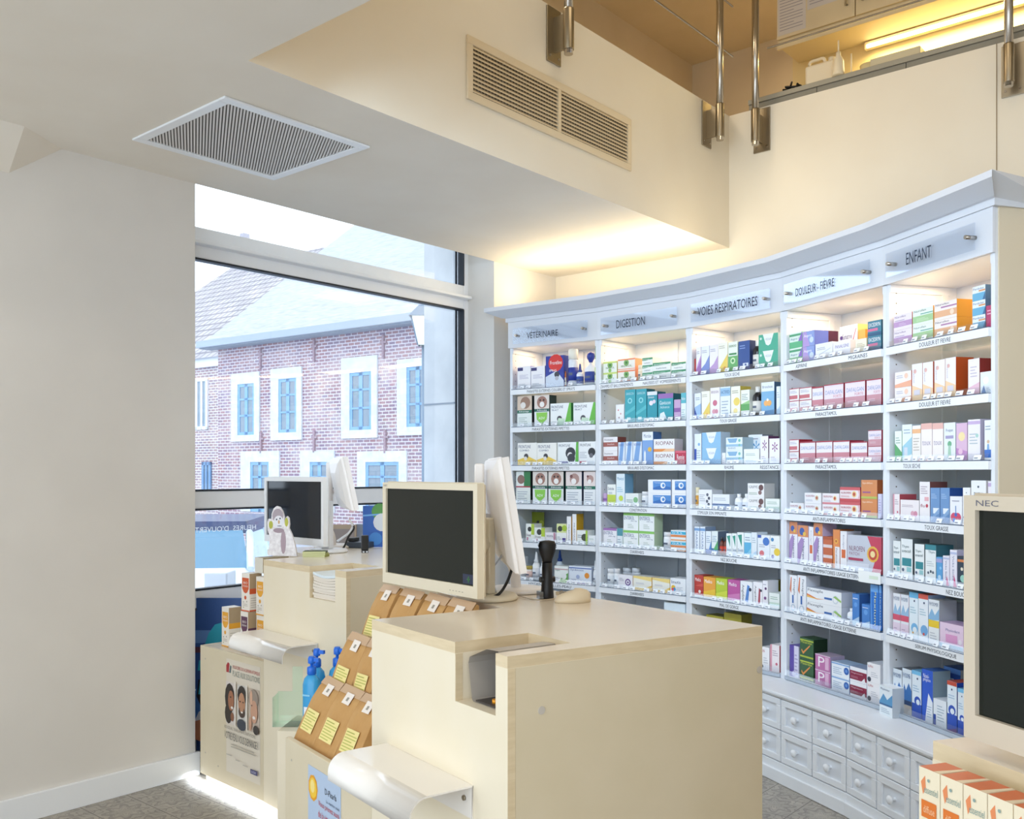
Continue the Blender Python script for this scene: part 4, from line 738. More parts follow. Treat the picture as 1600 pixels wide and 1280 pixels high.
# hanging paper tag on the fifth rail of the pain bay
p0 = o+Vector((-Vector((-e.y,e.x)).x*.022, -Vector((-e.y,e.x)).y*.022)); s0, _ = on_line(1190+968/6.4, p0, e); s1, qq = on_line(1190+1188/6.4, p0, e)
mb = MB().box(0, 0, 0, s1-s0, .001, .052, mat('f4f7f6', .4)); mb.poly([((s1-s0)*.5,-.0002,.02),((s1-s0)*.9,-.0002,.02),((s1-s0)*.9,-.0002,.035),((s1-s0)*.5,-.0002,.035)], mat('dbe8d4',.5))
pp = p0+e*s0; t = mb.build('paper_tag', None, (pp.x, pp.y, 1.0), ang); tag(t, 'blank white paper card clipped over the rail below the silver patch box', 'card')
# ================================================================ COUNTERS
ZT = 1.11
def poly_frame(C, A): d = (A-C).normalized(); return d, Vector((d.y, -d.x))   # along, outward?
def ledge_profile(r, dz, over):
    # plate in local (outward y-, z): back flange, top, rounded nose, lip
    pts = [(0,-.07),(0,0)]
    return pts
def make_counter(C, A, B, D, label, tn0, tn1, dn, zn, lt0, lt1, zl, discs, knobs=True):
    d = (A-C).normalized(); nout = Vector((d.y, -d.x))      # d=(.587,-.81): nout=(-.81,-.587) is outward
    if nout.dot(A-(B+C)/2) < 0: nout = -nout
    root = empty('service_counter', (C.x, C.y, 0), math.atan2(d.y, d.x), label, 'counter', 'service counters')
    # local frame: x along C->A, y = inward
    inn = Vector((-d.y, d.x))
    if inn.dot(B-A) < 0: pass
    def lc(p): q = p-C; return (q.dot(d), q.dot(inn))
    c, a, b, dd = lc(C), lc(A), lc(B), lc(D)
    notch = [(tn0, 0), (tn0, dn), (tn1, dn), (tn1, 0)]
    full = [c, a, b, dd]
    cut = [c, (tn0,0), (tn0,dn), (tn1,dn), (tn1,0), a, b, dd]
    MB().prism(full, 0.0, zn, M_LAM).build('body', root)
    MB().prism(cut, zn, ZT-.026, M_LAM).build('upper_body', root)
    tp = MB().prism(cut, ZT-.026, ZT, M_EDGE, top=M_TOP); tp.build('worktop', root)
    # visible edge strip on the side panel and the notch mouth
    ab = (b[0]-a[0], b[1]-a[1]); l = math.hypot(*ab); ab = (ab[0]/l, ab[1]/l); nn = (ab[1], -ab[0])
    if nn[0]*(a[0]-c[0]) < 0: nn = (-nn[0], -nn[1])
    def q(s, o): return (a[0]+ab[0]*s+nn[0]*o, a[1]+ab[1]*s+nn[1]*o)
    MB().prism([q(.0,.0005), q(.019,.0005), q(.019,.0013), q(.0,.0013)], 0, ZT-.027, M_EDGE).build('edge_strip', root)
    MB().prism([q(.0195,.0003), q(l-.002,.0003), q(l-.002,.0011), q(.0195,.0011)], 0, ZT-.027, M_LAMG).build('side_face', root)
    mb = MB().prism([(tn0+.0002,.001),(tn0+.0012,.001),(tn0+.0012,.020),(tn0+.0002,.020)], zn, ZT-.027, M_EDGE); mb.build('edge_strip', root)
    MB().prism([(tn1-.0012,.001),(tn1-.0002,.001),(tn1-.0002,.020),(tn1-.0012,.020)], zn, ZT-.027, M_EDGE).build('edge_strip', root)
    for s, z in discs:
        p = q(s, .0011); MB().cyl((p[0],p[1],z), (p[0]+nn[0]*.0015, p[1]+nn[1]*.0015, z), .009, mat('c4bdb4',.5), 18).build('screw_cap', root)
    # curved bag ledge on the front
    if lt0 is not None:
        ov, r, t = .165, .045, .004
        pr = [(0,-.075),(0,0)]; prf = [(-.0005,-.075),(-.0005,0)]
        out = [(-(ov-r), 0)]; 
        for k in range(1, 9): th = k/8*math.pi/2; out.append((-(ov-r)-r*math.sin(th), -r+r*math.cos(th)))
        out.append((-ov, -r-.018))
        inn_ = [(y+ (t if True else 0), z) for y, z in out[::-1]]
        outer = [(-.0005, 0)]+out; inner = []
        for k in range(len(out)): 
            y, z = out[k]
            if k == 0: inner.append((y, -t))
            elif k == len(out)-1: inner.append((y+t, z))
            else: th = k/8*math.pi/2; inner.append((-(ov-r)-(r-t)*math.sin(th), -r+(r-t)*math.cos(th)))
        loop = outer+inner[::-1]+[(-.004,-t),(-.004,-.075),(-.0005,-.075)]
        mb = MB(); k = len(loop)
        n0 = mb.add([(lt0, y, zl+z) for y, z in loop]); n1 = mb.add([(lt1, y, zl+z) for y, z in loop])
        mp = mat('ece7e0', .18)
        for i in range(k): j = (i+1) % k; mb.face([n0+i, n1+i, n1+j, n0+j], mp, 1 <= i <= 9)
        # side faces as quad strips so the thin C shape stays clean
        o_ = outer; i_ = [(-.004,-t)]+inner
        for nn0, flip in ((n0, 0), (n1, 1)):
            for i in range(len(o_)-1):
                aa, bb = nn0+i, nn0+i+1; cc, e2 = nn0+20-i, nn0+21-i
                f = [aa, bb, cc, e2]
                mb.face(f if flip else f[::-1], mp)
        for nn0 in (n0, n1): mb.face([nn0, nn0+22, nn0+23, nn0+24], mp)
        lg = mb.build('bag_ledge', root)
        MB().cyl((lt1-.03,-.0042,zl-.035),(lt1-.03,-.0085,zl-.035), .006, M_STEEL2, 12).build('screw', lg)
    return root, d, inn
def onz(px, py): return on_z(px, py, ZT)
mC, mA, mB_ = onz(581,968), onz(793,1026), onz(1191,978); mD = mB_+mC-mA
lm = (mA-mC).length
MC_, md, mi_ = make_counter(mC, mA, mB_, mD, 'large cream service counter in the foreground with a card terminal niche', .431*.951, .572, .21, .975, .088*.951, .511*.951, .802, [(.085,.985),(.745,1.0)])
lC, lA, lB = onz(412,874.5), onz(541,893.3), onz(771,872.6); lB = lA+(lB-lA).normalized()*.80; lD = lB+lC-lA
LC_, ld, li_ = make_counter(lC, lA, lB, lD, 'cream service counter beside the shop window with papers in its niche', .40, .60, .21, .98, .0, .47, .80, [(.13,.96)])
rC = onz(1458,1157.5); rd = Vector((.313,-.95)).normalized(); rA = rC+rd*.616; rr_ = Vector((.95,.313)).normalized(); rB = rA+rr_*.8; rD = rC+rr_*.8
# right-hand counter (only its far corner is in view)
root = empty('service_counter', (rC.x, rC.y, 0), math.atan2(rd.y, rd.x), 'cream service counter at the right edge with orange boxes before it', 'counter', 'service counters')
def lc(p): q = p-rC; return (q.dot(rd), q.dot(Vector((-rd.y, rd.x))))
F4 = [lc(rC), lc(rA), lc(rB), lc(rD)]
MB().prism(F4, 0, ZT-.026, M_LAM).build('body', root); MB().prism(F4, ZT-.026, ZT, M_EDGE, top=M_TOP).build('worktop', root)
MB().prism([(.0,-.0012),(.017,-.0012),(.017,-.0002),(.0,-.0002)], 0, ZT-.027, M_LAM).build('edge_strip', root)
# desk returns where the screens stand
def desk(Cc, Dd, inn, t0, label, depth, dz=0.0):
    cd = (Dd-Cc).normalized(); n = Vector((-cd.y, cd.x))
    if n.dot(inn*-1+Cc*0) < -9: n = -n
    w = (Dd-Cc).length; base = Cc+cd*t0+n*.002
    root = empty('desk_return', (base.x, base.y, 0), math.atan2(cd.y, cd.x), label, 'desk')
    MB().box(0, 0, ZT-.026, w-t0, depth, ZT-.001, M_TOP).build('desktop', root, bevel=.002)
    MB().box(.02, .02, 0, .04, depth-.02, ZT-.027, M_LAM).build('leg_panel', root); MB().box(w-t0-.04, .02, 0, w-t0-.02, depth-.02, ZT-.027, M_LAM).build('leg_panel', root)
    MB().box(.04, depth-.06, .3, w-t0-.04, depth-.04, ZT-.027, M_LAM).build('modesty_panel', root)
    return base, cd, n
mdk = desk(mC, mD, mi_, .41, 'white desk top behind the foreground counter carrying two screens', .42)
ldk = desk(lC, lD, li_, .31, 'white desk top behind the window counter carrying screens and papers', .50)

# display plinths flush with the counters
def plinth(P1, P2, inn, z, label, depth, lip=0.0):
    d = (P2-P1).normalized(); n = Vector((-d.y, d.x)); w = (P2-P1).length
    root = empty('display_plinth', (P1.x, P1.y, 0), math.atan2(d.y, d.x), label, 'display plinth')
    MB().box(0, .0, 0.03, w-.002, .018, z, M_LAMG).build('front_panel', root, bevel=.0015)
    MB().box(0, .018, 0.03, .018, depth, z-lip, M_LAM).build('side_panel', root); MB().box(w-.02, .018, 0.03, w-.002, depth, z-lip, M_LAM).build('side_panel', root)
    MB().box(.018, .018, z-.02-lip, w-.02, depth, z-.001-lip, M_TOP).build('top_board', root)
    MB().box(.02, .02, 0, w-.02, depth-.02, .03, M_LAM).build('base', root)
    for x, zz in ((.05, z-.06), (.05, .14), (w*.3, .10)): MB().cyl((x,-.0002,zz),(x,-.0012,zz), .004, mat('b9b0a4',.6), 10).build('screw', root)
    return root, d, n, w
lP = on_z(313,1008,.655); lpr, lpd, lpn, lpw = plinth(lP, lC, li_, .655, 'cream display plinth with a skin-care poster beside the window counter', .30)
mP = on_z(446,1152,.663); mpr, mpd, mpn, mpw = plinth(mP, mC, mi_, .663, 'cream display plinth holding kraft paper bags beside the foreground counter', .40, .05)
# LED strip light under the left plinth
a = math.atan2(lpd.y, lpd.x); m_ = lP+lpd*(lpw*.62)-lpn*.02
lo = lamp('plinth_light', (m_.x-lpn.x*.0, m_.y-lpn.y*.0, .028), .85, 1.3, (.85,.93,1), (0,0,a), .05)
# posters
def poster(root, x0, z0, x1, z1, ops, label, cat, base='e9e0d0', y=-.0006):
    w = x1-x0; h = z1-z0; mb = MB(); mb.box(-w/2, 0, 0, w/2, .0005, h, mat(base,.5), front=mat(base,.45)); deco(mb, ops, w, h, -.0001)
    o = mb.build('poster'); M = Matrix.Translation(root.location) @ Matrix.Rotation(root.rotation_euler.z, 4, 'Z') @ Matrix.Translation((x0+w/2, y-.0005, z0)); o.matrix_world = M
    return tag(o, label, cat)
face = lambda cx, cz, w, h, sk, hair: ('g %s %g %g %g %g %g %g %g %g %g %g %g %g' % (hair, cx-w, cz-h*.2, cx-w*.8, cz+h*.95, cx, cz+h*1.25, cx+w*.8, cz+h*.95, cx+w, cz-h*.2, cx, cz-h*.9)).replace('g ','g',1)
pw = lpw
tt0, _ = on_line(354, lP, lpd); tt1, _ = on_line(407, lP, lpd)
def oval(col, cx, cz, rx, rz, n=12): return 'g'+col+' '+' '.join('%g %g' % (cx+rx*math.cos(k*2*math.pi/n), cz+rz*math.sin(k*2*math.pi/n)) for k in range(n))
ops = ';'.join(['g a8323a 0 88 8 88 10 96 5 97 0 94'.replace('g ','g'), 'g5a6a6e 9 88 14 88 16 94 12 95','t20 92 99 95.5 b03a3a POUR DIRE OUI A DEMAIN ATOPIQUE','t20 86 99 91 8f968c PLACE AUX SOLUTIONS',
 'r0 43 30 80 d8cfc8','r34 43 64 80 d2cec6','r68 43 99 80 c4b4a4',
 oval('2a2320',12,66,15,13), oval('2a2320',8,52,11,9), oval('a06a4c',16,64,9,9), oval('f0ebe4',19,58,3.5,1.2), oval('8a5a40',20,50,5,4),oval('2a2020',15,67,2,.7),
 oval('2f2a28',49,71,13,9), oval('b98868',49,64,10,10), oval('4a3830',49,57,9.5,5), oval('b98868',49,62,6,6), oval('eee6e0',50,57,3,.8), oval('39404c',49,46,14,5),oval('2a2320',45,66,2,.6),oval('2a2320',54,66,2,.6),
 oval('9a8c80',84,72,14,8), oval('c89a80',86,61,10,10), oval('d8ac90',78,72,4,7), oval('f0e8e2',86,56,4,1.4), oval('6a4a3c',80,66,2,.7),oval('c89a80',76,50,4,6), oval('3a3432',92,46,8,4),
 'r30 43 34 82 e6ddd0','r64 43 68 82 e6ddd0','t0 38.5 92 41.5 7a756c ROUGEURS, TIRAILLEMENTS, IRRITATIONS,','t0 30 99 36.5 4a4a48 VOTRE PEAU VOUS DEMANGE ?','l20 24 92 28 a8a296 2','l6 16 22 18 b0aaa0 1','l34 14 46 16 b0aaa0 1','l56 12 70 14 b0aaa0 1','r78 8 98 12 4a4a74','t81 9 95 11 dde DUCRAY'])
poster(lpr, tt0, .655-.56, tt1, .655-.03, ops, 'poster with three smiling faces reading VOTRE PEAU VOUS DÉMANGE on the left plinth', 'poster', base='ddd3c2')
s0, q0 = on_line(482, mP, mpd); s1, q1 = on_line(533, mP, mpd)
zt0 = zat(1194, q0.y)
ops = ';'.join([oval('e8a020',16,86,15,9,9), oval('f4c83a',16,86,12,7,11), oval('f8e08a',15,87,7,4.5), 't54 87 88 91 2a2f3a D-Pearls','t58 82 97 84 3a4a68 La vitamine soleil','t34 76 97 80.5 c0303c Vous prenez aussi','t34 69.5 97 74 c0303c de la vitamine D ?','l34 64 96 68 5a6a80 2','l58 54 90 60 4a5a70 3','r4 20 36 56 e8a43a','l6 24 34 52 f4cf6a 6','r38 20 42 52 5a5a6a','g7ab0d8 0 0 100 0 100 14 0 22','c20 12 12 6aa040'])
poster(mpr, s0, zt0-.44, s1, zt0, ops, 'blue sun poster about vitamin D stuck on the kraft bag plinth', 'poster', base='b4c6de')

# ---------------------------------------------------------------- things in the niches
def loc2(root, x, y): a = root.rotation_euler.z; return (root.location.x+x*math.cos(a)-y*math.sin(a), root.location.y+x*math.sin(a)+y*math.cos(a))
x, y = loc2(MC_, .495, .10); t = empty('card_terminal', (x, y, .9755), MC_.rotation_euler.z-.0, 'grey card payment terminal lying in the foreground counter niche', 'card terminal')
mb = MB(); sh = [(-.055,.0),(-.060,.004),(-.075,.085),(-.070,.10),(.0,.128),(.045,.13),(.045,.0)]
n0 = mb.add([(x_, -.07, z_) for x_, z_ in sh]); n1 = mb.add([(x_, .09, z_) for x_, z_ in sh]); k = len(sh); mg = mat('#b4aca2',.45)
for i in range(k): j = (i+1) % k; mb.face([n0+i, n1+i, n1+j, n0+j][::-1], mg)
mb.face([n1+i for i in range(k)][::-1], mg)
mb.build('housing', t)
mb = MB(); mb.box(-.05,-.066,.001,.045,.086,.004, mat('#4a4440',.5)); mb.build('base_plate', t)
mb = MB(); mb.box(-.02,-.03,.004,.04,.05,.06, mat('#59524c',.5)); mb.build('keypad_block', t, bevel=.006); MB().cyl((.0,-.045,.004),(.0,-.045,.012), .009, mat('#f0a020',.4), 14).build('indicator', t, label='small orange light')
x, y = loc2(LC_, .50, .012)
for i in range(9):
    mb = MB(); z0 = .9805+i*.0108; k = 12; pts = [(-.092+.184*j/k, -.006-.004*math.sin(j/k*math.pi)) for j in range(k+1)]
    sag = [.010*(1-math.sin(j/k*math.pi))*(i/8) for j in range(k+1)]
    n = mb.add([(px_, 0.0+random.Random(i).uniform(-.002,.004), z0+sag[j]) for j, (px_, _) in enumerate(pts)]+[(px_, .17, z0+sag[j]) for j, (px_, _) in enumerate(pts)]+[(px_, 0.0+random.Random(i).uniform(-.002,.004), z0+.0102+sag[j]) for j, (px_, _) in enumerate(pts)]+[(px_, .17, z0+.0102+sag[j]) for j, (px_, _) in enumerate(pts)])
    K = k+1; mm = mat('#e6ddd0' if i < 8 else '#dfeaf0', .6)
    for j in range(k):
        mb.face([n+j, n+j+1, n+2*K+j+1, n+2*K+j], mm); mb.face([n+2*K+j, n+2*K+j+1, n+3*K+j+1, n+3*K+j], mm); mb.face([n+j+1, n+j, n+K+j, n+K+j+1], mm); mb.face([n+K+j+1, n+K+j, n+3*K+j, n+3*K+j+1], mm)
    for j in (0, k): mb.face([n+j, n+2*K+j, n+3*K+j, n+K+j], mm)
    o = mb.build('paper_bag', None, (x, y, 0), LC_.rotation_euler.z)
    tag(o, ['creamy flat paper bag at the bottom of the bundle in the window counter niche','flat paper bag in the bundle filling the window counter niche','pale bluish paper bag topmost of the bundle in the window counter niche'][0 if i == 0 else 2 if i == 8 else 1], 'paper bag', 'paper bags stacked in the niche')
# ================================================================ SCREENS
def make_monitor(w, h, bez, scr, label, group, brand, stand=True, marks=True):
    root = empty('monitor', label=label, cat='monitor', group=group)
    b = .020; bb = .034; t = .022
    mb = MB()
    for q in ((-w/2,0,-w/2+b,h),(w/2-b,0,w/2,h),(-w/2+b,h-b,w/2-b,h),(-w/2+b,0,w/2-b,bb)): mb.box(q[0],0,q[1],q[2],t,q[3],bez)
    mb.box(-w/2+b, .010, bb, w/2-b, t, h-b, bez)
    if marks:
        mb.text(brand, -w/2+.008, h-.013, -w/2+.030, h-.0075, -.0004, mat('5a5a68',.5))
        for i in range(5): mb.box(w/2-.14+i*.016, -.0006, .012, w/2-.134+i*.016, 0, .0135, mat('8a8478',.5))
    mb.build('bezel', root, bevel=.0)
    MB().box(-w/2+b+.0005, .007, bb+.0005, w/2-b-.0005, .0098, h-b-.0005, scr).build('screen', root)
    # domed rear housing
    mb = MB(); ring = lambda s, y: [(-w/2*s, y, h/2-h/2*s), (w/2*s, y, h/2-h/2*s), (w/2*s, y, h/2+h/2*s), (-w/2*s, y, h/2+h/2*s)]
    a = [mb.add(ring(s, y)) for s, y in ((1,t+.0003),(.985,t+.012),(.82,t+.028),(.45,t+.040))]
    for i in range(3):
        for k in range(4): j = (k+1) % 4; mb.face([a[i]+k, a[i+1]+k, a[i+1]+j, a[i]+j][::-1], bez)
    mb.face([a[3]+k for k in range(4)][::-1], bez); mb.face([a[0]+k for k in range(4)], bez); mb.build('rear_housing', root, bevel=.003)
    return root
def place_mon(root, cx, cy, z, ang, tilt=0.0):
    root.location = (cx, cy, z); root.rotation_euler = (tilt, 0, ang)
GRP = 'flat monitors on the service counters'
def add_stand(root, name, topz, col_dx, drop, m, arm=True):
    pass
am = math.atan2(-.788, .616)
m1 = make_monitor(.53, .328, M_BEZ, M_SCR, 'cream widescreen monitor above the kraft bags, dark screen facing the shop', GRP, 'NEC')
place_mon(m1, -.262, 2.862, 1.139, am)
mb = MB(); mb.box(-.53/2+.4, .0068, .037, -.53/2+.505, .00695, .072, mat('2c3444',.15))
o_ = MB(); o_.box(.185,.0062,.038,.24,.0068,.066, mat('27304a',.2)); o_.box(.205,.0058,.049,.222,.0061,.053, mat('2f6a3a',.3)); o_.box(.211,.0058,.042,.216,.0061,.060, mat('2f6a3a',.3)); o_.build('screen_logo', m1)
al = math.radians(-44.5)
m2 = make_monitor(.53, .328, M_BEZW, M_SCRB, 'pale grey monitor behind the snowman figure on the window counter', GRP, '', marks=False)
place_mon(m2, -1.08, 4.60, 1.147, al)
ar = math.atan2(-.95, .313)
m3 = make_monitor(.56, .335, mat('#cbbfab',.45), M_SCR, 'large NEC monitor cut off by the right edge of the picture', GRP, 'NEC', marks=False)
mb = MB(); mb.text('NEC', -.56/2+.022, .335-.014, -.56/2+.060, .335-.006, -.0005, mat('6a6a78',.5)); mb.build('brand_lettering', m3)
c3 = Vector((.628, 1.299))+Vector((.313,-.95)).normalized()*.28; place_mon(m3, c3.x, c3.y, 1.133, ar)
def column(mroot, x, y, z1, zb, ang, m, label):
    # stand belonging to a monitor: column, foot and neck are its parts
    M = mroot.matrix_basis.inverted()
def stand_parts(root, pts):
    pass
bpy.context.view_layer.update()
def child_world(mbd, name, root, **k):
    o = mbd.build(name, root, **k); o.matrix_parent_inverse = root.matrix_basis.inverted(); return o
def inn_of(ang): return Vector((-math.sin(ang), math.cos(ang)))
# stands (built in world space, parented to their screens)
def stand(root, ang, cx, cy, zc, zdesk, m, tall):
    i = inn_of(ang); d = Vector((math.cos(ang), math.sin(ang)))
    p = Vector((cx, cy))+i*.085
    mb = MB(); a = math.atan2(d.y, d.x)
    q = [p+d*x_+i*y_ for x_, y_ in ((-.035,0),(.035,0),(.028,.03),(-.028,.03))]
    mb.prism([(v.x, v.y) for v in q], zdesk+.018, tall, m)
    child_world(mb, 'column', root, bevel=.004)
    mb = MB(); c = Vector((cx, cy)); c1 = c+i*.055; c2 = c+i*.09
    mb.cyl((c1.x, c1.y, zc), (c2.x, c2.y, zc), .035, m, 16); child_world(mb, 'neck', root)
    f = p+i*.02
    mb = MB(); mb.lathe([(.092,zdesk),(.095,zdesk+.006),(.088,zdesk+.016),(.04,zdesk+.0178)], m, 32, (f.x, f.y)); child_world(mb, 'foot', root)
stand(m1, am, -.262+.616*.12+.03, 2.862-.788*.12+.045, 1.28, ZT+.0005, M_BEZ, 1.36)
stand(m2, al, -.97, 4.49, 1.28, ZT+.0005, M_BEZW, 1.36)
# pharmacist side screens, seen from behind
m4 = make_monitor(.43, .345, M_BACKW, M_SCR, 'cream monitor seen from behind, tilted, beside the black scanner holder', GRP, '', marks=False)
d_ = Vector((math.cos(am), math.sin(am))); ii = inn_of(am)
place_mon(m4, .020, 2.945, 1.205, math.radians(96.5), math.radians(-9))
m5 = make_monitor(.46, .255, M_BACKW, M_SCRB, 'white monitor seen edge-on from behind on the window counter desk', GRP, '', marks=False)
d5 = Vector((math.cos(al), math.sin(al))); e5 = Vector(((563-800)/F*4.45, 4.45)); c5 = e5-d5*.24; place_mon(m5, -.775, 4.56, 1.325, math.radians(106.7), math.radians(-12))
bpy.context.view_layer.update()
def stand2(root, px, Y, top, base_c, m, zmid):
    X = (px-800)/F*Y; mb = MB(); mb.box(X-.015, Y-.02, ZT+.012, X+.015, Y+.02, top, m); child_world(mb, 'column', root, bevel=.006)
    bx, by = base_c
    P_ = smooth_tube_pts([(bx,by,ZT+.014),(bx-.005,by-.02,ZT+.07),(bx-.035,by-.05,ZT+.15),(bx-.03,by-.06,zmid)], 5)
    mb = MB(); mb.tube(P_, .017, m, 10); child_world(mb, 'neck', root)
    mb = MB(); mb.tube([(X,Y,zmid-.02),(bx-.0,by-.07,zmid-.02)], .020, m, 10); child_world(mb, 'arm', root)
    mb = MB(); mb.lathe([(.098,ZT+.0005),(.102,ZT+.006),(.09,ZT+.013),(.03,ZT+.0145)], m, 36, (bx,by)); child_world(mb, 'foot', root)
stand2(m4, 749, 2.94, 1.527, (.012, 3.06), M_BACKW, 1.37)
stand2(m5, 515, 4.75, 1.551, (-.93, 4.86), M_BACKW, 1.42)
mm = MB(); mm.prism([((1530-800)/F*1.5+.1,1.30),((1530-800)/F*1.5+.2,1.30),((1530-800)/F*1.5+.2,1.36),((1530-800)/F*1.5+.1,1.36)], ZT+.0005, 1.16, M_BEZ); child_world(mm, 'foot', m3)
# cables
def cable(name, P_, r, m, label): MB().tube(smooth_tube_pts(P_, 6), r, m, 8).build(name, None, label=label, cat='cable')
def at(px, py, Y): return ((px-800)/F*Y, Y, zat(py, Y))
cable('cable', [at(799,838,2.86), at(803,856,2.86), at(802,880,2.86), at(793,908,2.84), at(780,928,2.82), at(765,934,2.84)], .0045, M_BLK, 'thick black cable drooping from the tilted cream monitor')
cable('cable', [at(790,832,2.86), at(787,860,2.86), at(776,880,2.88), at(764,890,2.9), at(762,902,2.9), at(772,918,2.88), at(775,932,2.9)], .003, mat('b9c0cc',.4), 'thin grey cable looping beside the black one')
cable('cable', [(at(795,922,3.0)[0],3.0,ZT+.006),(at(810,930,2.95)[0],2.93,ZT+.003),(at(838,940,2.83)[0],2.83,ZT+.003),(at(868,938,2.85)[0],2.86,ZT+.003),(at(872,936,2.85)[0],2.87,ZT+.004)], .0018, mat('b0a28c',.5), 'thin beige mouse cable lying on the desk')
cable('cable', [at(550,818,4.62), at(553,826,4.6), at(545,838,4.6), at(539,852,4.6), at(536,857,4.62)], .005, M_BLK, 'black cable hanging behind the window counter screens')
cable('cable', [at(545,812,4.6), at(551,822,4.6), at(545,833,4.6), at(533,842,4.6), at(527,846,4.6)], .006, mat('e4e8ee',.4), 'white cable loop behind the window counter screens')
# mouse
p = on_z(895, 942, ZT); t = empty('computer_mouse', (p.x-.0, p.y+.012, ZT+.0004), math.radians(12), 'beige corded computer mouse on the foreground counter', 'computer mouse')
mb = MB(); K = 20; pr = [(1,0,.0),(1.0,0,.010),(.94,0,.022),(.74,0,.031),(.4,0,.036),(.05,0,.037)]
o_ = mb.add([(.056*s*math.cos(2*math.pi*k/K)+(.004 if z > .02 else 0), .030*s*math.sin(2*math.pi*k/K), z*(1-.25*math.cos(2*math.pi*k/K+math.pi)*0.6)) for s, _, z in pr for k in range(K)])
for a_ in range(len(pr)-1):
    for k in range(K): j = (k+1) % K; mb.face([o_+a_*K+k, o_+a_*K+j, o_+(a_+1)*K+j, o_+(a_+1)*K+k], mat('ddceb2',.4), True)
mb.face([o_+(len(pr)-1)*K+k for k in range(K)], mat('ddceb2',.4), True); mb.face([o_+k for k in range(K)][::-1], mat('ddceb2',.4)); mb.build('shell', t)
MB().box(-.052,-.001,.022,-.02,.001,.0325, mat('a8987c',.5)).build('button_seam', t); MB().cyl((-.034,-.004,.028),(-.034,.004,.028),.0075, mat('8a8070',.5),14).build('scroll_wheel', t)
# black barcode scanner in its holder
p = on_z(855, 935, ZT); t = empty('barcode_scanner', (p.x, p.y, ZT+.0004), 0.3, 'black hand scanner standing upright in its holder beside the mouse', 'barcode scanner')
MB().lathe([(.020,0),(.021,.004),(.019,.03),(.017,.06),(.016,.11)], M_BLK, 16).build('holder', t); mb = MB(); mb.cyl((-.024,0,.058),(.024,0,.058),.009,M_BLK,12); mb.build('clamp', t)
MB().lathe([(.015,.105),(.017,.12),(.026,.145),(.029,.165),(.024,.176),(.006,.179)], M_BLK, 16, sy=.65).build('scanner_head', t)
MB().box(-.030,-.014,0,-.017,.014,.022, mat('9aa4b2',.2,.9)).build('bracket', t)
# black card reader on the window counter
p = on_z(570, 864, ZT); t = empty('card_reader', (p.x, p.y, ZT+.0004), .3, 'small black upright card reader on the window counter', 'card reader')
MB().box(-.017,-.012,.012,.017,.012,.085, M_BLK).build('body', t, bevel=.004); MB().box(-.015,-.015,0,.015,.014,.012, mat('2a2a2e',.4)).build('foot', t)
MB().box(-.012,-.0125,.002,-.004,-.0155,.009, mat('d8dce0',.4)).build('button', t); MB().box(.004,-.0125,.002,.012,-.0155,.009, mat('d8dce0',.4)).build('button', t)
# snowman figure
p = on_z(441, 869, ZT); t = empty('snowman_figure', (p.x, p.y, ZT+.0004), -.25, 'white glittery flat snowman figure with grey hat and green mittens', 'snowman figure')
W_ = .148; H_ = .232
sil = [(-50,0),(50,0),(46,14),(40,30),(32,44),(22,56),(24,64),(22,76),(16,80),(10,74),(8,66),(6,78),(0,90),(-9,98),(-20,100),(-30,95),(-37,84),(-38,74),(-48,74),(-52,66),(-50,50),(-44,38),(-46,20)]
pts = [(x_/100*W_, z_/100*H_) for x_, z_ in sil]; k = len(pts); mb = MB(); n0 = mb.add([(x_,0,z_) for x_, z_ in pts]); n1 = mb.add([(x_,.012,z_) for x_, z_ in pts]); ms = noisy('glitter_white','#d8d3d6','#f1eef0',60,.6)
mb.face([n0+i for i in range(k)], ms); mb.face([n1+i for i in range(k)][::-1], ms)
for i in range(k): j = (i+1) % k; mb.face([n0+j, n0+i, n1+i, n1+j], mat('e6e2e6',.6))
mb.build('body', t)
def ov(name, col, cx, cz, rx, rz, y=-.0012, n=14):
    mb = MB(); mb.poly([(cx*W_/100+rx*W_/100*math.cos(q*2*math.pi/n), y, cz*H_/100+rz*H_/100*math.sin(q*2*math.pi/n)) for q in range(n)], mat(col,.6)); mb.build(name, t)
ov('hat_brim','a69aa2',-15,80,19,15,-.0008); ov('face','e4e4ea',-12,68,17,13,-.0012); ov('eye','2e3a48',-19,73,2.6,1.8,-.0016); ov('eye','2e3a48',-7,75,2.6,1.8,-.0016); ov('nose','c8a070',-11,68,3,4,-.0018); ov('mouth','6a6a78',-9,60,8,.9,-.0018)
ov('mitten','b2b44a',-39,62,7,8,-.0014); ov('mitten','b2b44a',15,68,6,9,-.0014); ov('scarf','9f8c96',-12,51,19,5,-.0014); ov('scarf_end','a8949e',4,28,9,24,-.0013)
# green booklets
p = on_z(490, 871, ZT)
for i, (lb, c1) in enumerate((('olive green booklet lowest in the small pile under the left screen','9aa04e'),('olive green booklet in the middle of the small pile','a3a85a'),('dark green booklet on top of the small pile','4c5a2c'))):
    b = MB().box(-.052, 0, 0, .052, .075, .008, mat(c1,.5), front=mat('c9cc9a',.6)); o_ = b.build('booklet', None, (p.x, p.y+.004*i, ZT+.0006+i*.0084), -.1+.08*i); tag(o_, lb, 'booklet', 'green booklets')
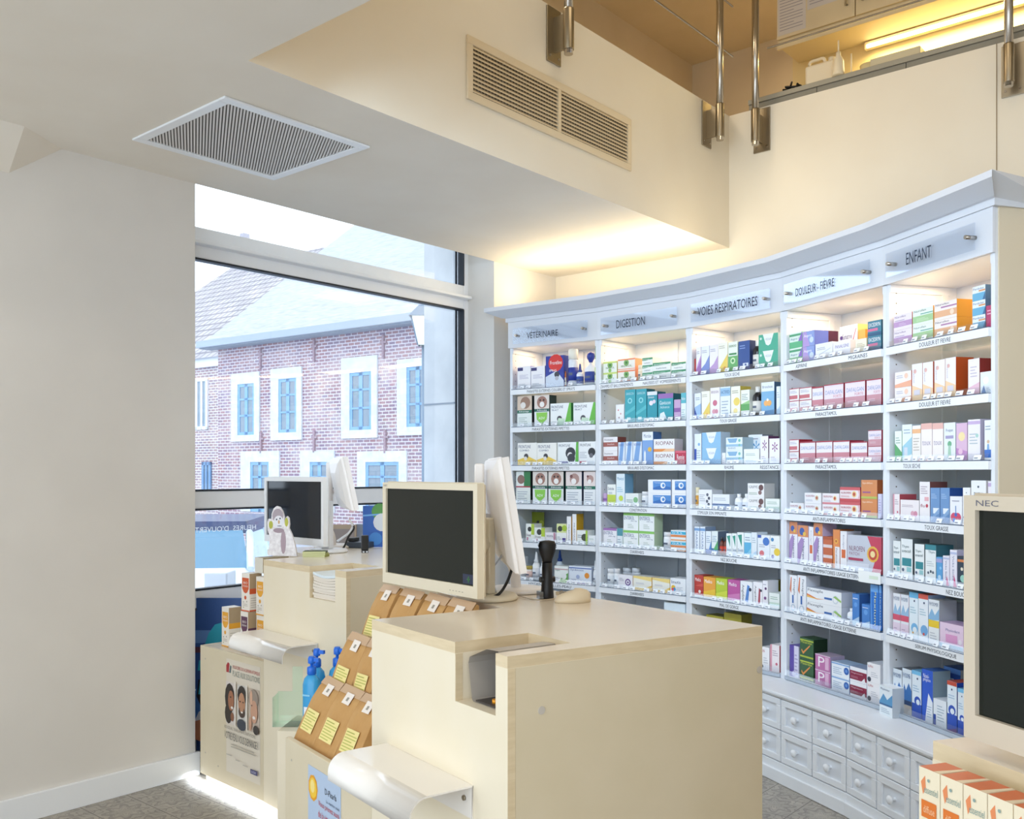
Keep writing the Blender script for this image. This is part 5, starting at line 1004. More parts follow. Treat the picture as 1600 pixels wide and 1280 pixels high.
# clutter on the desk behind the window counter
def slab(name, px, py, Y, w, d, h, col, rz, label, cat, z=None):
    X = (px-800)/F*Y; o = MB().box(-w/2, 0, 0, w/2, d, h, mat(col,.5)).build(name, None, (X, Y, ZT+.0004 if z is None else z), rz, bevel=.001); return tag(o, label, cat)
card = MB().box(-.11,0,0,.11,.004,.215, mat('2c62b8',.4)); deco(card, 'c40 86 20 5a9a4a;g6fb0e8 0 74 50 78 100 70 100 74 50 82 0 78;c46 60 22 dfe4ea;c84 62 14 c88a9a;c80 40 14 7a5a8a;c30 20 16 3f86d0;c70 14 16 6ab08a', .22, .215)
o_ = card.build('aquarium_card', None, ((600-800)/F*4.86, 4.86, ZT+.0004), .0); tag(o_, 'blue standing card with sea life picture behind the foreground monitor', 'display card')
pf = empty('picture_frame', ((533-800)/F*5.35, 5.35, 1.02), -.2, 'grey landscape picture in a beige frame behind the left screens', 'picture frame')
MB().box(-.09,0,0,.09,.012,.18, mat('b9a48c',.5)).build('frame', pf); q = MB().box(-.08,-.003,.01,.08,0,.155, mat('9b8f8a',.5)); q.box(-.08,-.0035,.01,.08,-.003,.05, mat('3a4454',.5)); q.build('picture', pf)
pfs = MB().box(-.35,-.05,0,.45,.25,1.0, M_WHITE).build('sill_cabinet', None, ((533-800)/F*5.38, 5.38, 0.0), -.0); tag(pfs, 'low white cabinet against the window behind the left counter', 'cabinet')
pb = MB().box(-.035,0,0,.035,.05,.20, mat('8a93a4',.5)); o_ = pb.build('binder', None, ((565-800)/F*5.36, 5.36, 1.001), 0); tag(o_, 'grey upright binder on the white cabinet by the window', 'binder')
slab('paper_sheet', 548, 0, 4.98, .30, .10, .003, 'f2f5f9', -.2, 'white loose paper sheet on the desk behind the left counter', 'paper')
kb = empty('telephone', ((556-800)/F*4.78, 4.80, ZT+.0004), -.3, 'dark desk telephone below the left rear screen', 'telephone')
MB().box(-.06,0,0,.06,.09,.03, mat('39424e',.4)).build('base', kb, bevel=.004); MB().box(-.055,.01,.031,-.025,.085,.05, M_BLK).build('handset', kb, bevel=.004)
# ================================================================ GOODS AROUND THE COUNTERS
# kraft bags on their riser
BW, BH, BT = .132, .245, .046
def make_bag():
    root = empty('kraft_bag'); mb = MB()
    rows = [(0,1.0,.9,0),(.02,1.0,1.0,0),(.10,1.01,1.05,0),(.16,1.0,1.0,0),(.205,.97,.72,0),(.238,.94,.20,0)]
    ids = [mb.add([(-BW/2*sx,-BT/2*sy,z),(-BW*.25*sx,-BT*.56*sy,z),(BW*.2*sx,-BT*.50*sy,z),(BW/2*sx,-BT/2*sy,z),(BW/2*sx,0,z),(BW/2*sx,BT/2*sy,z),(-BW/2*sx,BT/2*sy,z),(-BW/2*sx,0,z)]) for z, sx, sy, _ in rows]
    for a in range(len(ids)-1):
        for k in range(8):
            j = (k+1) % 8; mb.face([ids[a]+k, ids[a]+j, ids[a+1]+j, ids[a+1]+k], M_KRAFT, False)
    mb.face([ids[0]+k for k in range(8)][::-1], M_KRAFT); mb.face([ids[-1]+k for k in range(8)], M_KRAFT)
    mb.build('body', root, bevel=.002)
    mb = MB(); z = .214; sl = .0
    n = mb.add([(-BW*.48,-BT*.36,z),(BW*.48,-BT*.36,z),(BW*.47,-BT*.16,z+.028),(-BW*.47,-BT*.16,z+.028),(-BW*.47,BT*.1,z+.030),(BW*.47,BT*.1,z+.030)])
    mb.face([n,n+1,n+2,n+3], mat('c9a988',.35)); mb.face([n+3,n+2,n+5,n+4], mat('c9a988',.35)); mb.build('folded_top', root)
    mb = MB(); y0 = -BT*.58-.0012
    mb.poly([(-.048,y0,.062),(.030,y0,.062),(.030,y0,.130),(-.048,y0,.130)], mat('ecdd96',.6))
    for i in range(7): mb.poly([(-.044,y0-.0003,.068+i*.0085),(.026-(.02 if i % 3 == 0 else 0),y0-.0003,.068+i*.0085),(.026-(.02 if i % 3 == 0 else 0),y0-.0003,.071+i*.0085),(-.044,y0-.0003,.071+i*.0085)], mat('b9b95c' if i < 6 else 'a8a850',.6))
    mb.build('yellow_label', root)
    mb = MB(); a = (-.012,-BT*.48-.001,.188); c = (.030,-BT*.48-.001,.188); mb.poly([(-.014,-BT*.50-.0015,.186),(.030,-BT*.50-.0015,.186),(.030,-BT*.34-.0015,.222),(-.014,-BT*.34-.0015,.222)], mat('efe6dc',.5))
    mb.poly([(.002,-BT*.48-.0012,.196),(.014,-BT*.48-.0012,.196),(.014,-BT*.41-.0012,.208),(.002,-BT*.41-.0012,.208)], mat('9a9488',.5)); mb.build('white_sticker', root)
    return root
proto = make_bag(); first = True
WRD = [['leftmost','second','third'],['leftmost','second','third'],['leftmost','second','third','rightmost']]
BR = [((.042,.618), 26, -.010, 3), ((.150,.745), 19, .010, 3), ((.252,.900), 22, .020, 4)]
pa = mpr.rotation_euler.z
rs = empty('display_riser', mpr.location.copy(), pa, 'cream stepped riser hidden under the kraft bags', 'display riser')
MB().box(.021,.129,.6635-.05,mpw-.03,.20,.738, M_LAM).build('lower_step', rs); MB().box(.021,.228,.6635-.05,mpw-.03,.385,.893, M_LAM).build('upper_step', rs)
for r, ((s, z), tilt, t0, n) in enumerate(BR):
    for i in range(n):
        o = proto
        if not first:
            o = proto.copy(); COL.objects.link(o)
            for ch in proto.children: c = ch.copy(); COL.objects.link(c); c.parent = o
        first = False
        tt = t0+BW/2+i*.1435; v = mpd*tt+mpn*s
        if r == 0: tt += .0
        o.location = (mpr.location.x+v.x, mpr.location.y+v.y, z)
        o.rotation_euler = (math.radians(-tilt), math.radians(random.uniform(-3,3)), pa+random.uniform(-.04,.04))
        tag(o, 'kraft paper bag with yellow label, %s in the %s row of the plinth display' % (WRD[r][i], ['lower','middle','upper'][r]), 'paper bag', 'kraft paper bags on the stepped display')
# hand gel bottles
def gel(px, Y, zb, H, label):
    X = (px-800)/F*Y; t = empty('gel_bottle', (X, Y, zb), -.4, label, 'pump bottle', 'blue hand gel pump bottles'); r = .036
    bl = glassy('blue_gel', (.08,.55,.86,1), .10, .08)
    mb = MB(); mb.lathe([(r*.95,0),(r,.006),(r,H*.60),(r*.85,H*.68),(r*.5,H*.73),(r*.4,H*.745)], mat('3aa2dc',.18,0,.5), 24, sy=.72); mb.build('body', t)
    MB().lathe([(.016,H*.745),(.017,H*.75),(.017,H*.84),(.015,H*.85),(.006,H*.86),(.006,H*.9)], mat('1f6fe0',.3), 18).build('collar', t)
    mb = MB(); mb.lathe([(.013,H*.9),(.014,H*.91),(.014,H*.97),(.010,H)], mat('1f6fe0',.3), 16); mb.box(.0,-.006,H*.93,.034,.006,H*.98, mat('1f6fe0',.3)); mb.build('pump_head', t)
    mb = MB(); mb.poly([(-.016,-r*.72-.001,H*.18),(.018,-r*.72-.001,H*.18),(.018,-r*.72-.001,H*.30),(-.016,-r*.72-.001,H*.30)], mat('eef2f8',.4)); mb.poly([(-.022,-r*.72-.001,H*.45),(.010,-r*.72-.001,H*.45),(.010,-r*.72-.001,H*.475),(-.022,-r*.72-.001,H*.475)], mat('8cd0f0',.4)); mb.build('label', t)
sx = MB().box(-.085,-.06,0,.20,.16,.545, M_LAM).build('pedestal', None, (-.775, 3.50, 0), -.1); tag(sx, 'narrow cream pedestal carrying the blue gel bottles', 'pedestal')
gel(487, 3.50, .546, .265, 'blue hand gel pump bottle nearest the camera beside the kraft bags')
gel(495, 3.60, .546, .275, 'blue hand gel pump bottle hidden behind the nearest one')
gel(527, 3.58, .546, .285, 'blue hand gel pump bottle furthest right next to the middle bags')
mt = MB(); X0 = (434-800)/F*3.58; X1 = (473-800)/F*3.58; Xm = (457-800)/F*3.58
mt.box(X0, 3.58, .545, X1, 3.584, .66, M_MINT); mt.box(Xm, 3.58, .66, X1, 3.584, .755, M_MINT); mt.box(X0, 3.50, .545, X0+.003, 3.58, .655, M_MINT); mt.box(X0, 3.50, .545, X1, 3.58, .548, M_MINT)
mt.build('acrylic_holder', None, label='pale mint translucent plastic holder between the two counters', cat='acrylic holder')
# infusion boxes on the left plinth
def infusion(name, w, d, h, c, dots):
    mb = MB(); mb.box(-w/2, 0, 0, w/2, d, h, mat('ece6dc',.5), top=mat('f0ece4',.5)); 
    oc = ';'.join(['g%s 8 88 92 88 92 60 72 50 50 47 28 50 8 60' % c, 't26 72 76 78 f4ece4 BIO', 't20 64 82 70 f4ece4 infusion', 'c50 36 14 %s' % c, 'c28 24 5 8a8478', 'c70 26 5 8a8478', 'l20 14 80 22 b8b0a4 2', 'r0 0 100 3 %s' % c, 'c30 10 6 b8b48a'])
    deco(mb, oc, w, h)
    # kraft right flank
    def side(y0, z0, y1, z1, col, o): mb.poly([(w/2+o, y0*d, z0*h), (w/2+o, y1*d, z0*h), (w/2+o, y1*d, z1*h), (w/2+o, y0*d, z1*h)], mat(col,.6))
    side(0,.60,1,1,'b0997a',.0004); side(0,.46,1,.60,c,.0004); side(0,0,1,.04,c,.0004)
    for i in range(5): side(.1,.10+i*.06,.85 if i % 2 else .7,.115+i*.06,'b5aea4',.0004)
    return mb.build(name)
pa2 = math.atan2(lpd.y, lpd.x)
def inf_at(px, py, z, w, d, h, c, label, rz=0.0):
    p = on_z(px, py, z); o = infusion('infusion_box', w, d, h, c, 0); o.rotation_euler = (0,0,pa2+rz)
    a = pa2+rz; o.location = (p.x-(w/2)*math.cos(a), p.y-(w/2)*math.sin(a), z+.0006); tag(o, label, 'infusion box', 'herbal infusion boxes on the left plinth')
    return o
inf_at(357.5, 1012, .655, .066, .066, .190, 'e8a632', 'white herbal infusion box with orange shield standing alone at the plinth end')
b2 = inf_at(387.5, 1021, .655, .066, .066, .190, '5c3350', 'white herbal infusion box with aubergine shield, lower in the front stack')
o = infusion('infusion_box', .066, .066, .178, 'd05a30', 0); o.location = (b2.location.x+.004, b2.location.y+.006, .655+.192); o.rotation_euler = (0,0,pa2+.04); tag(o, 'white herbal infusion box with red-orange shield, standing on the aubergine one', 'infusion box', 'herbal infusion boxes on the left plinth')
for i, (dx, z, h, c, lb) in enumerate(((.090,.6556,.178,'e8a632','white herbal infusion box with orange shield, low, half behind the counter edge'),(.088,.8352,.178,'e8a632','white herbal infusion box with orange shield, upper, half behind the counter edge'))):
    o = infusion('infusion_box', .066, .066, h, c, 0); v = lpd*dx+lpn*.03; o.location = (b2.location.x+v.x, b2.location.y+v.y, z); o.rotation_euler = (0,0,pa2); tag(o, lb, 'infusion box', 'herbal infusion boxes on the left plinth')
o = MB().box(-.035,0,0,.035,.14,.072, mat('b3a488',.6), front=mat('dcd8cc',.5)); v = lpd*.045+lpn*.05; q = o.build('infusion_box', None, (b2.location.x+v.x, b2.location.y+v.y, 1.0265), pa2); tag(q, 'brown and white infusion box lying flat on top of the pile', 'infusion box', 'herbal infusion boxes on the left plinth')
# orange supplement boxes at the right counter
def obox(k):
    w, d, h = .0375, .045, .165
    mb = MB(); mb.box(-w/2, 0, 0, w/2, d, h, mat('e9dcc0',.4), top=mat('d0662a',.35)); deco(mb, 'g%s 10 88 30 94 34 84 20 78;t26 80 92 86 8aa09a essentiel;r14 60 86 74 d8742e;t24 64 78 70 f0c49a diffuse;c50 91 6 8aa09a' % 'e08a5a', w, h)
    mb.poly([(-w/2+.7*w,0,h+.0003),(w/2,0,h+.0003),(w/2,d,h+.0003),(-w/2+.86*w,d,h+.0003)], mat('e6d3b4',.4))
    return mb.build('supplement_box')
p = on_z(1435.5, 1196.5, 1.10); g0 = obox(0)
for i in range(5):
    q = g0 if i == 0 else g0.copy()
    if i: COL.objects.link(q)
    c = Vector((p.x, p.y))+rd*(.0195+i*.0392); q.location = (c.x, c.y, 1.10-.165); q.rotation_euler = (0,0,math.atan2(rd.y, rd.x))
    tag(q, 'cream and orange supplement box, %s of the row before the right counter' % ['first from left','second from left','third from left','fourth from left','last'][i], 'supplement box', 'orange supplement boxes')
sh = MB().box(-.02,-.004,.60,.40,.055,.9345, M_LAM); c = Vector((p.x,p.y)); q = sh.build('display_plinth', None, (c.x, c.y, 0), math.atan2(rd.y, rd.x)); tag(q, 'cream display shelf under the orange boxes at the right counter', 'display plinth')
pr_ = MB().box(0,-.006,0,.16,-.0045,.028, mat('efe6d4',.4)); deco2 = pr_; pr_.text('PROMO', .012,.010,.075,.022,-.0065, mat('4a7a70',.5)); pr_.box(0,-.0068,0,.16,-.006,.004, mat('2f7a6a',.5)); pr_.box(0,-.0068,.025,.16,-.006,.028, mat('2f7a6a',.5))
v = rd*.0; q = pr_.build('promo_strip', None, (c.x, c.y, 1.10-.115), math.atan2(rd.y, rd.x)); tag(q, 'cream strip with green border reading PROMO in front of the orange boxes', 'promotion strip')
# banner behind the glass, by the left plinth
bn = MB().box(-.30,0,0,.55,.01,.80, mat('2b4f8c',.4)); Wb, Hb = .85, .80
def bp(col, pts, lay): bn.poly([(x_,-.0005*lay,z_) for x_, z_ in pts], mat(col,.5))
X_ = lambda px: (px-300)/F*4.9
Z_ = lambda py: zat(py, 4.9)-.04
b0 = X_(300)
bp('5f86bd', [(X_(300),Z_(1005)),(X_(345),Z_(1005)),(X_(345),Z_(985)),(X_(300),Z_(985))], 1)
bp('5a2f3f', [(X_(300),Z_(1020)),(X_(345),Z_(1020)),(X_(345),Z_(1011)),(X_(300),Z_(1011))], 2)
bp('3c6fae', [(X_(300),Z_(1130)),(X_(345),Z_(1130)),(X_(345),Z_(1076)),(X_(300),Z_(1076))], 1)
bp('2aa6bd', [(X_(320),Z_(1008)),(X_(350),Z_(1008)),(X_(350),Z_(972)),(X_(336),Z_(976)),(X_(326),Z_(990))], 3)
bp('2aa6bd', [(X_(309),Z_(1048)),(X_(330),Z_(1048)),(X_(330),Z_(1030)),(X_(311),Z_(1032))], 3)
bp('1a1e2a', [(X_(307),Z_(1088)),(X_(313),Z_(1102)),(X_(330),Z_(1100)),(X_(330),Z_(1060)),(X_(310),Z_(1062))], 3)
bp('2aa6bd', [(X_(310),Z_(1085)),(X_(330),Z_(1085)),(X_(330),Z_(1062)),(X_(313),Z_(1062))], 4)
bp('e9edf2', [(X_(296),Z_(1079)),(X_(306),Z_(1079)),(X_(306),Z_(1077)),(X_(296),Z_(1077))], 4)
bp('d8895f', [(X_(298),Z_(1152)),(X_(312),Z_(1158)),(X_(330),Z_(1158)),(X_(330),Z_(1120)),(X_(308),Z_(1124)),(X_(298),Z_(1132))], 5)
bp('e6e2e2', [(X_(304),Z_(1127)),(X_(330),Z_(1120)),(X_(330),Z_(1106)),(X_(311),Z_(1112))], 6)
q = bn.build('window_banner', None, ((300-800)/F*4.9, 4.9, .04), 0); tag(q, 'blue display banner of a teal-clad sporty figure, glimpsed between wall and left plinth', 'banner')
# ================================================================ CEILING GRILLE AND AIR VENT
def uo(px, py, z):
    p = on_z(px, py, z); return p.dot(Vector((UX,UY))), p.dot(Vector((-UY,UX)))
gc = [uo(212,217,Z1), uo(345,147,Z1), uo(580,228,Z1), uo(426,279,Z1)]
gu = sorted(c[0] for c in gc); gn = sorted(c[1] for c in gc); g0u, g1u = (gu[0]+gu[1])/2, (gu[2]+gu[3])/2; g0n, g1n = (gn[0]+gn[1])/2, (gn[2]+gn[3])/2
print('grille', g0u, g1u, g0n, g1n)
gr = empty('ceiling_grille', (0,0,0), RZ, 'square white ventilation grille with fine slats in the low ceiling', 'ceiling vent')
mb = MB(); fw = .045
for q in ((g0u,g0n,g1u,g0n+fw),(g0u,g1n-fw,g1u,g1n),(g0u,g0n+fw,g0u+fw,g1n-fw),(g1u-fw,g0n+fw,g1u,g1n-fw)): mb.box(q[0],q[1],Z1-.010,q[2],q[3],Z1-.0005, M_WHITE)
mb.build('frame', gr, bevel=.003); MB().box(g0u+fw,g0n+fw,Z1-.003,g1u-fw,g1n-fw,Z1-.0006, mat('6e6b68',.8)).build('backing', gr)
mb = MB(); dv = Vector((-.34, 1)).normalized(); su, sn = dv.dot(Vector((UX,UY))), dv.dot(Vector((-UY,UX))); pu, pn = sn, -su
cu, cn = (g0u+g1u)/2, (g0n+g1n)/2; hu, hn = (g1u-g0u)/2-fw-.001, (g1n-g0n)/2-fw-.001; k_ = -90
while k_ <= 90:
    off = k_*.0125; bu, bn2 = pu*off, pn*off
    ts = sorted([(-hu-bu)/su, (hu-bu)/su]); tn_ = sorted([(-hn-bn2)/sn, (hn-bn2)/sn]); ta, tb = max(ts[0], tn_[0]), min(ts[1], tn_[1])
    if tb-ta > .01:
        q = [(cu+bu+su*t+pu*w_, cn+bn2+sn*t+pn*w_) for t, w_ in ((ta,-.0036),(tb,-.0036),(tb,.0036),(ta,.0036))]; mb.prism(q, Z1-.0075, Z1-.0032, mat('d9d6d3',.5))
    k_ += 1
mb.build('slats', gr)
# fascia vent
va = Vector(UN(UE, NE)); vd = Vector((UX, UY))
def onf(px, py): t, p = on_line(px, va, vd); return UE+t, zat(py, p.y)
print('vent', onf(728,52), onf(728,160), onf(984,186), onf(984,268), onf(872,160))
v0 = onf(728,52)[0]; v1 = onf(984,186)[0]; vz0 = (onf(728,157)[1]+onf(984,266)[1])/2; vz1 = (onf(728,54)[1]+onf(984,188)[1])/2; vm = onf(872,150)[0]
vr = empty('wall_vent', (0,0,0), RZ, 'long cream double louvred air vent on the mezzanine fascia', 'air vent')
mb = MB(); f = .035; y1 = NE-.0005; y0 = NE-.012
for q in ((v0,vz0,v1,vz0+f),(v0,vz1-f,v1,vz1),(v0,vz0+f,v0+f,vz1-f),(v1-f,vz0+f,v1,vz1-f),(vm-.012,vz0+f,vm+.012,vz1-f)): mb.box(q[0],y0,q[1],q[2],y1,q[3], mat('ddceb2',.5))
mb.build('frame', vr, bevel=.002); MB().box(v0+f,NE-.002,vz0+f,v1-f,NE-.0006,vz1-f, mat('6a5e4c',.9)).build('backing', vr)
mb = MB(); n_ = 11
for a_, b_ in ((v0+f, vm-.012),(vm+.012, v1-f)):
    for i in range(n_):
        z = vz0+f+(vz1-vz0-2*f)*(i+.5)/n_; nn = mb.add([(a_,y0,z-.008),(b_,y0,z-.008),(b_,y1-.002,z+.004),(a_,y1-.002,z+.004),(a_,y0,z-.003),(b_,y0,z-.003),(b_,y1-.002,z+.009),(a_,y1-.002,z+.009)])
        for q in ((0,3,2,1),(4,5,6,7),(0,1,5,4),(1,2,6,5),(2,3,7,6),(3,0,4,7)): mb.face([nn+k for k in q], mat('d9c9ab',.5))
mb.build('louvres', vr)
mb = MB(); u_ = v0+f+.02
while u_ < v1-f: mb.box(u_-.002,NE-.0045,vz0+f,u_+.002,NE-.0025,vz1-f, mat('a99a80',.6)); u_ += .021
mb.build('rear_fins', vr)
# ================================================================ RAILING
def post(base_px, y_top_plate, y_bot, line, d, nrm, label):
    t, p = on_line(base_px, line, d); c = p+nrm*.085; r = .0215; Y = p.y
    z0 = zat(y_bot, Y); z1 = z0+.27
    root = empty('railing_post', (p.x, p.y, z0), math.atan2(d.y, d.x), label, 'railing post', 'stainless steel mezzanine railing posts')
    inv = -1
    MB().box(-.055, -.0085, 0, .055, -.0005, .27, M_STEEL2).build('wall_plate', root, bevel=.002)
    MB().box(-.008, -.075, .05, .008, -.0086, .22, M_STEEL2).build('bracket', root)
    MB().cyl((0,-.095,.02),(0,-.095,1.25+.0), .0215, M_STEEL, 20).build('tube', root)
    MB().lathe([(.026,.04),(.0265,.045),(.0265,.235),(.025,.24)], M_STEEL2, 20, (0,-.095)).build('sleeve', root)
    MB().cyl((-.035,-.0087,.03),(-.035,-.012,.03),.006, M_STEEL, 10).build('screw', root); MB().cyl((.035,-.0087,.03),(.035,-.012,.03),.006, M_STEEL, 10).build('screw', root)
    return root
fl = Vector(UN(UE, NE)); fdn = Vector((UX, UY)); fn = Vector((UY, -UX))
bl = Vector(UN(UB, NE)); bd = Vector((UY, -UX)); bn_ = Vector((-UX, -UY))
posts = [post(864, 30, 100, fl, fdn, fn, 'stainless steel railing post above the air vent, leftmost of the four'), post(1103, 175, 230, fl, fdn, fn, 'stainless steel railing post near the corner on the vent side'),
 post(1191, 180, 238, bl, bd, bn_, 'stainless steel railing post on the back panel just right of the corner'), post(1583, 85, 150, bl, bd, bn_, 'stainless steel railing post at the right edge of the picture')]
def rod(name, pts, r, m, label): MB().tube(pts, r, m, 10).build(name, None, label=label, cat='rail', group='stainless steel railing rods')
H = [4.085, 4.395, 4.705, 5.0]
uA, uB_ = UE, UB
for i, h in enumerate(H):
    a = UN(UE-.3, NE-.085); b = UN(UB-.12, NE-.085)
    rod('railing_rod', [(a[0],a[1],h),(b[0],b[1],h)], .006, M_STEEL, 'thin stainless steel railing rod along the vent side of the mezzanine')
    a = UN(UB-.085, NE-.30); b = UN(UB-.085, N0+.1)
    rod('railing_rod', [(a[0],a[1],h),(b[0],b[1],h)], .006, M_STEEL, 'thin stainless steel railing rod along the kitchen side of the mezzanine')
# ================================================================ MEZZANINE KITCHEN
x_, y_ = UN(UE+1.6, NE+.75); lamp('mezzanine_fill', (x_, y_, 5.0), .5, 26, (1,.82,.58), (0,0,RZ))  # unseen fill lamps, added to brighten the mezzanine interior
x_, y_ = UN(UB+1.4, NE-.4); lamp('mezzanine_fill', (x_, y_, 5.0), .5, 22, (1,.82,.58), (0,0,RZ))
kx = lambda n, z, du=0.0: UN(UB+du, n)+(z,)
nn_of = lambda px: (lambda t, p: p.dot(Vector((-UY,UX))))(*on_line(px, Vector(UN(UB, NE)), bd))
kt = empty('kitchen_counter', (0,0,0), RZ, 'grey kitchen worktop with cable ducts running along the mezzanine edge', 'worktop')
M_GREY = mat('9a9688',.5)
MB().box(UB+.02, N0+.05, Z2+.0455, UB+.68, NE-.12, Z2+.075, M_GREY).build('worktop', kt, bevel=.002)
nb = [NE-.12, nn_of(1273), nn_of(1413), nn_of(1571), N0+.05]
for a_, b_ in zip(nb[:-1], nb[1:]): MB().box(UB+.03, min(a_,b_)+.002, Z2+.0005, UB+.05, max(a_,b_)-.002, Z2+.0445, mat('8a877b',.5)).build('front_panel', kt)
MB().box(UB+.6, N0+.05, Z2-.019, UB+.66, NE-.14, Z2+.0445, M_GREY).build('plinth', kt)
nk = nn_of(1225)
MB().box(UB+.70, N0+.02, Z2-.02, UB+.74, nk+.25, Z3-.001, noisy('kitchen_wall','#d9c48f','#dcc894',3,.6)).build('wall_kitchen_splash', None, (0,0,0), RZ, kind='structure')
kc = empty('wall_cabinet', (0,0,0), RZ, 'cream wall cabinet with two doors and notices above the lit worktop', 'wall cabinet')
zc = 4.52; M_KC = mat('d8c7a2',.5); kd = UB+.36
c0, c1 = nk+.03, nk-1.95
t_, p_ = on_line(1215, Vector(UN(kd, NE)), bd); c0 = p_.dot(Vector((-UY,UX))); t_, p_ = on_line(1338, Vector(UN(kd, NE)), bd); cm = p_.dot(Vector((-UY,UX))); wd = c0-cm; c1 = c0-3*wd
zc = zat(72, on_line(1215, Vector(UN(kd, NE)), bd)[1].y)
MB().box(kd, c1, zc, UB+.699, c0, zc+.6, M_KC).build('carcass', kc)
for i in range(3):
    d_o = MB().box(kd-.02, c0-(i+1)*wd+.003, zc+.03, kd-.001, c0-i*wd-.003, zc+.6, mat('d3c29e',.5)).build('door', kc, bevel=.002)
    yh = c0-(i+1)*wd+.05 if i % 2 == 0 else c0-i*wd-.05
    mb = MB(); mb.cyl((kd-.045,yh,zc+.10),(kd-.045,yh,zc+.30),.006,M_STEEL2,10); mb.cyl((kd-.045,yh,zc+.11),(kd-.021,yh,zc+.11),.005,M_STEEL2,8); mb.cyl((kd-.045,yh,zc+.29),(kd-.021,yh,zc+.29),.005,M_STEEL2,8); mb.build('handle', d_o)
MB().box(kd-.01, c1, zc-.03, kd+.01, c0, zc-.001, M_KC).build('light_pelmet', kc)
def notice(n0, n1, z0, z1, lb):
    mb = MB().box(kd-.0215, n1, z0, kd-.0205, n0, z1, mat('c9c2bc',.6))
    for i in range(14):
        z = z1-.02-(z1-z0-.03)*i/14; e_ = n1+.02+(.06 if i % 4 == 3 else 0); k = mb.add([(kd-.0218,n0-.015,z),(kd-.0218,e_,z),(kd-.0218,e_,z+.004),(kd-.0218,n0-.015,z+.004)]); mb.face([k,k+1,k+2,k+3], mat('837f88',.6))
    o = mb.build('notice', None, (0,0,0), RZ); tag(o, lb, 'notice', 'printed notices on the cabinet doors')
notice(c0-.01, c0-.20, zc+.05, zc+.35, 'printed notice at the left end of the first cabinet door'); notice(c0-.21, c0-.42, zc+.16, zc+.46, 'printed notice beside the first, set higher on the same door')
notice(cm-.14, cm-.44, zc+.10, zc+.40, 'pale printed notice on the second cabinet door')
tl = empty('strip_light', (0,0,0), RZ, 'glowing warm strip light fixed under the wall cabinet', 'strip light')
n1_ = c0-.46
MB().box(UB+.655, c1, zc-.055, UB+.690, n1_, zc-.012, mat('e8dcc0',.5)).build('housing', tl)
MB().cyl((UB+.645,c1+.02,zc-.045),(UB+.645,n1_-.02,zc-.045),.012, mat('fff0b8',.5,0,.5,7.0), 12).build('tube', tl)
lx = UN(UB+.60, (c1+n1_)/2); lamp('strip_light_glow', (lx[0], lx[1], zc-.075), .06, 13, (1,.80,.40), (0,0,RZ), abs(n1_-c1)-.1)
def kit(px, dn=.25): t, p = on_line(px, Vector(UN(UB+dn, NE)), bd); return p
zt_ = Z2+.0755
p = kit(1287, .14); t = empty('jerrycan', (p.x, p.y, zt_), RZ-math.pi/2, 'translucent white jerrycan with handle on the mezzanine worktop', 'jerrycan')
mw = mat('e9dcc0',.4); MB().box(-.10,-.05,0,.08,.05,.14, mw).build('body', t, bevel=.015); mb = MB(); mb.tube(smooth_tube_pts([(-.09,0,.135),(-.085,0,.175),(-.04,0,.18),(.0,0,.178),(.01,0,.14)],5), .010, mw, 8); mb.build('handle', t); MB().cyl((.05,0,.14),(.05,0,.17),.02,mw,14).build('cap', t)
p = kit(1310, .03)
t = empty('spray_bottle', (p.x, p.y, zt_), RZ, 'small translucent spray bottle with thin nozzle beside the jerrycan', 'bottle'); MB().lathe([(.035,0),(.036,.02),(.03,.09),(.014,.12),(.013,.14)], mw, 16).build('body', t); MB().cyl((0,0,.14),(0,0,.21),.005,mw,8).build('nozzle', t)
p = kit(1330, .12); MB().cyl((0,0,0),(0,0,.15),.005,mw,8).build('stirring_rod', None, (p.x,p.y,zt_), label='thin pale rod standing upright on the mezzanine worktop', cat='rod')
p = kit(1358, .14); MB().lathe([(.04,0),(.05,.02),(.052,.06),(.048,.062)], mat('d9c896',.5), 20).build('bowl', None, (p.x,p.y,zt_), label='small cream bowl on the mezzanine worktop under the strip light', cat='bowl')
p = kit(1405, .12); MB().box(-.14,-.08,0,.14,.08,.05, mat('cfc4a4',.35)).build('tray', None, (p.x,p.y,zt_), RZ-math.pi/2, bevel=.005, label='flat pale tray on the mezzanine worktop under the strip light', cat='tray')
p = kit(1238, .10); mb = MB()
R2 = random.Random(3)
for k in range(3):
    pts = [(R2.uniform(-.05,.05)*(1+.2*j/8), R2.uniform(-.06,.06), .008+R2.uniform(0,.045)) for j in range(8)]; mb.tube(smooth_tube_pts(pts,4), .006, mat('2a2620',.5), 6)
mb.build('coiled_cable', None, (p.x,p.y,zt_), label='tangled dark cable heap at the left of the mezzanine worktop', cat='cable')
# ================================================================ OUTSIDE
fdir = Vector((6.42,-4.7)).normalized(); fa = math.atan2(fdir.y, fdir.x); fo = Vector((-8.17,25.97))
FB = empty('brick_house', (fo.x, fo.y, 0), fa, 'two-storey brick house with pale stone window surrounds and blue windows', 'house')
def fx(px): t, p = on_line(px, fo, fdir); return t, p.y
Lf = 14.0; ZE = 5.0
wins = [(363,407,583,690,373,399,600,680),(425,473,575,688,437,465,592,676),(535,591,558,685,548,582,582,672),(622,682,560,680,637,671,573,667)]
gwin = [(378,438,705,800,393,422,722,800),(471,524,705,800,486,515,722,800),(560,637,705,800,573,625,722,800)]
M_BR = brick_mat('old_brick', '#a37b7c', '#887688', '#cfc9cf', fa)
MB().box(0, 0, -.35, Lf, .3, ZE, M_BR).build('wall', FB)
M_BLU = mat('7ea6cc',.5); M_DG = mat('8797a3',.15); M_BLK2 = mat('5e86b4',.5)
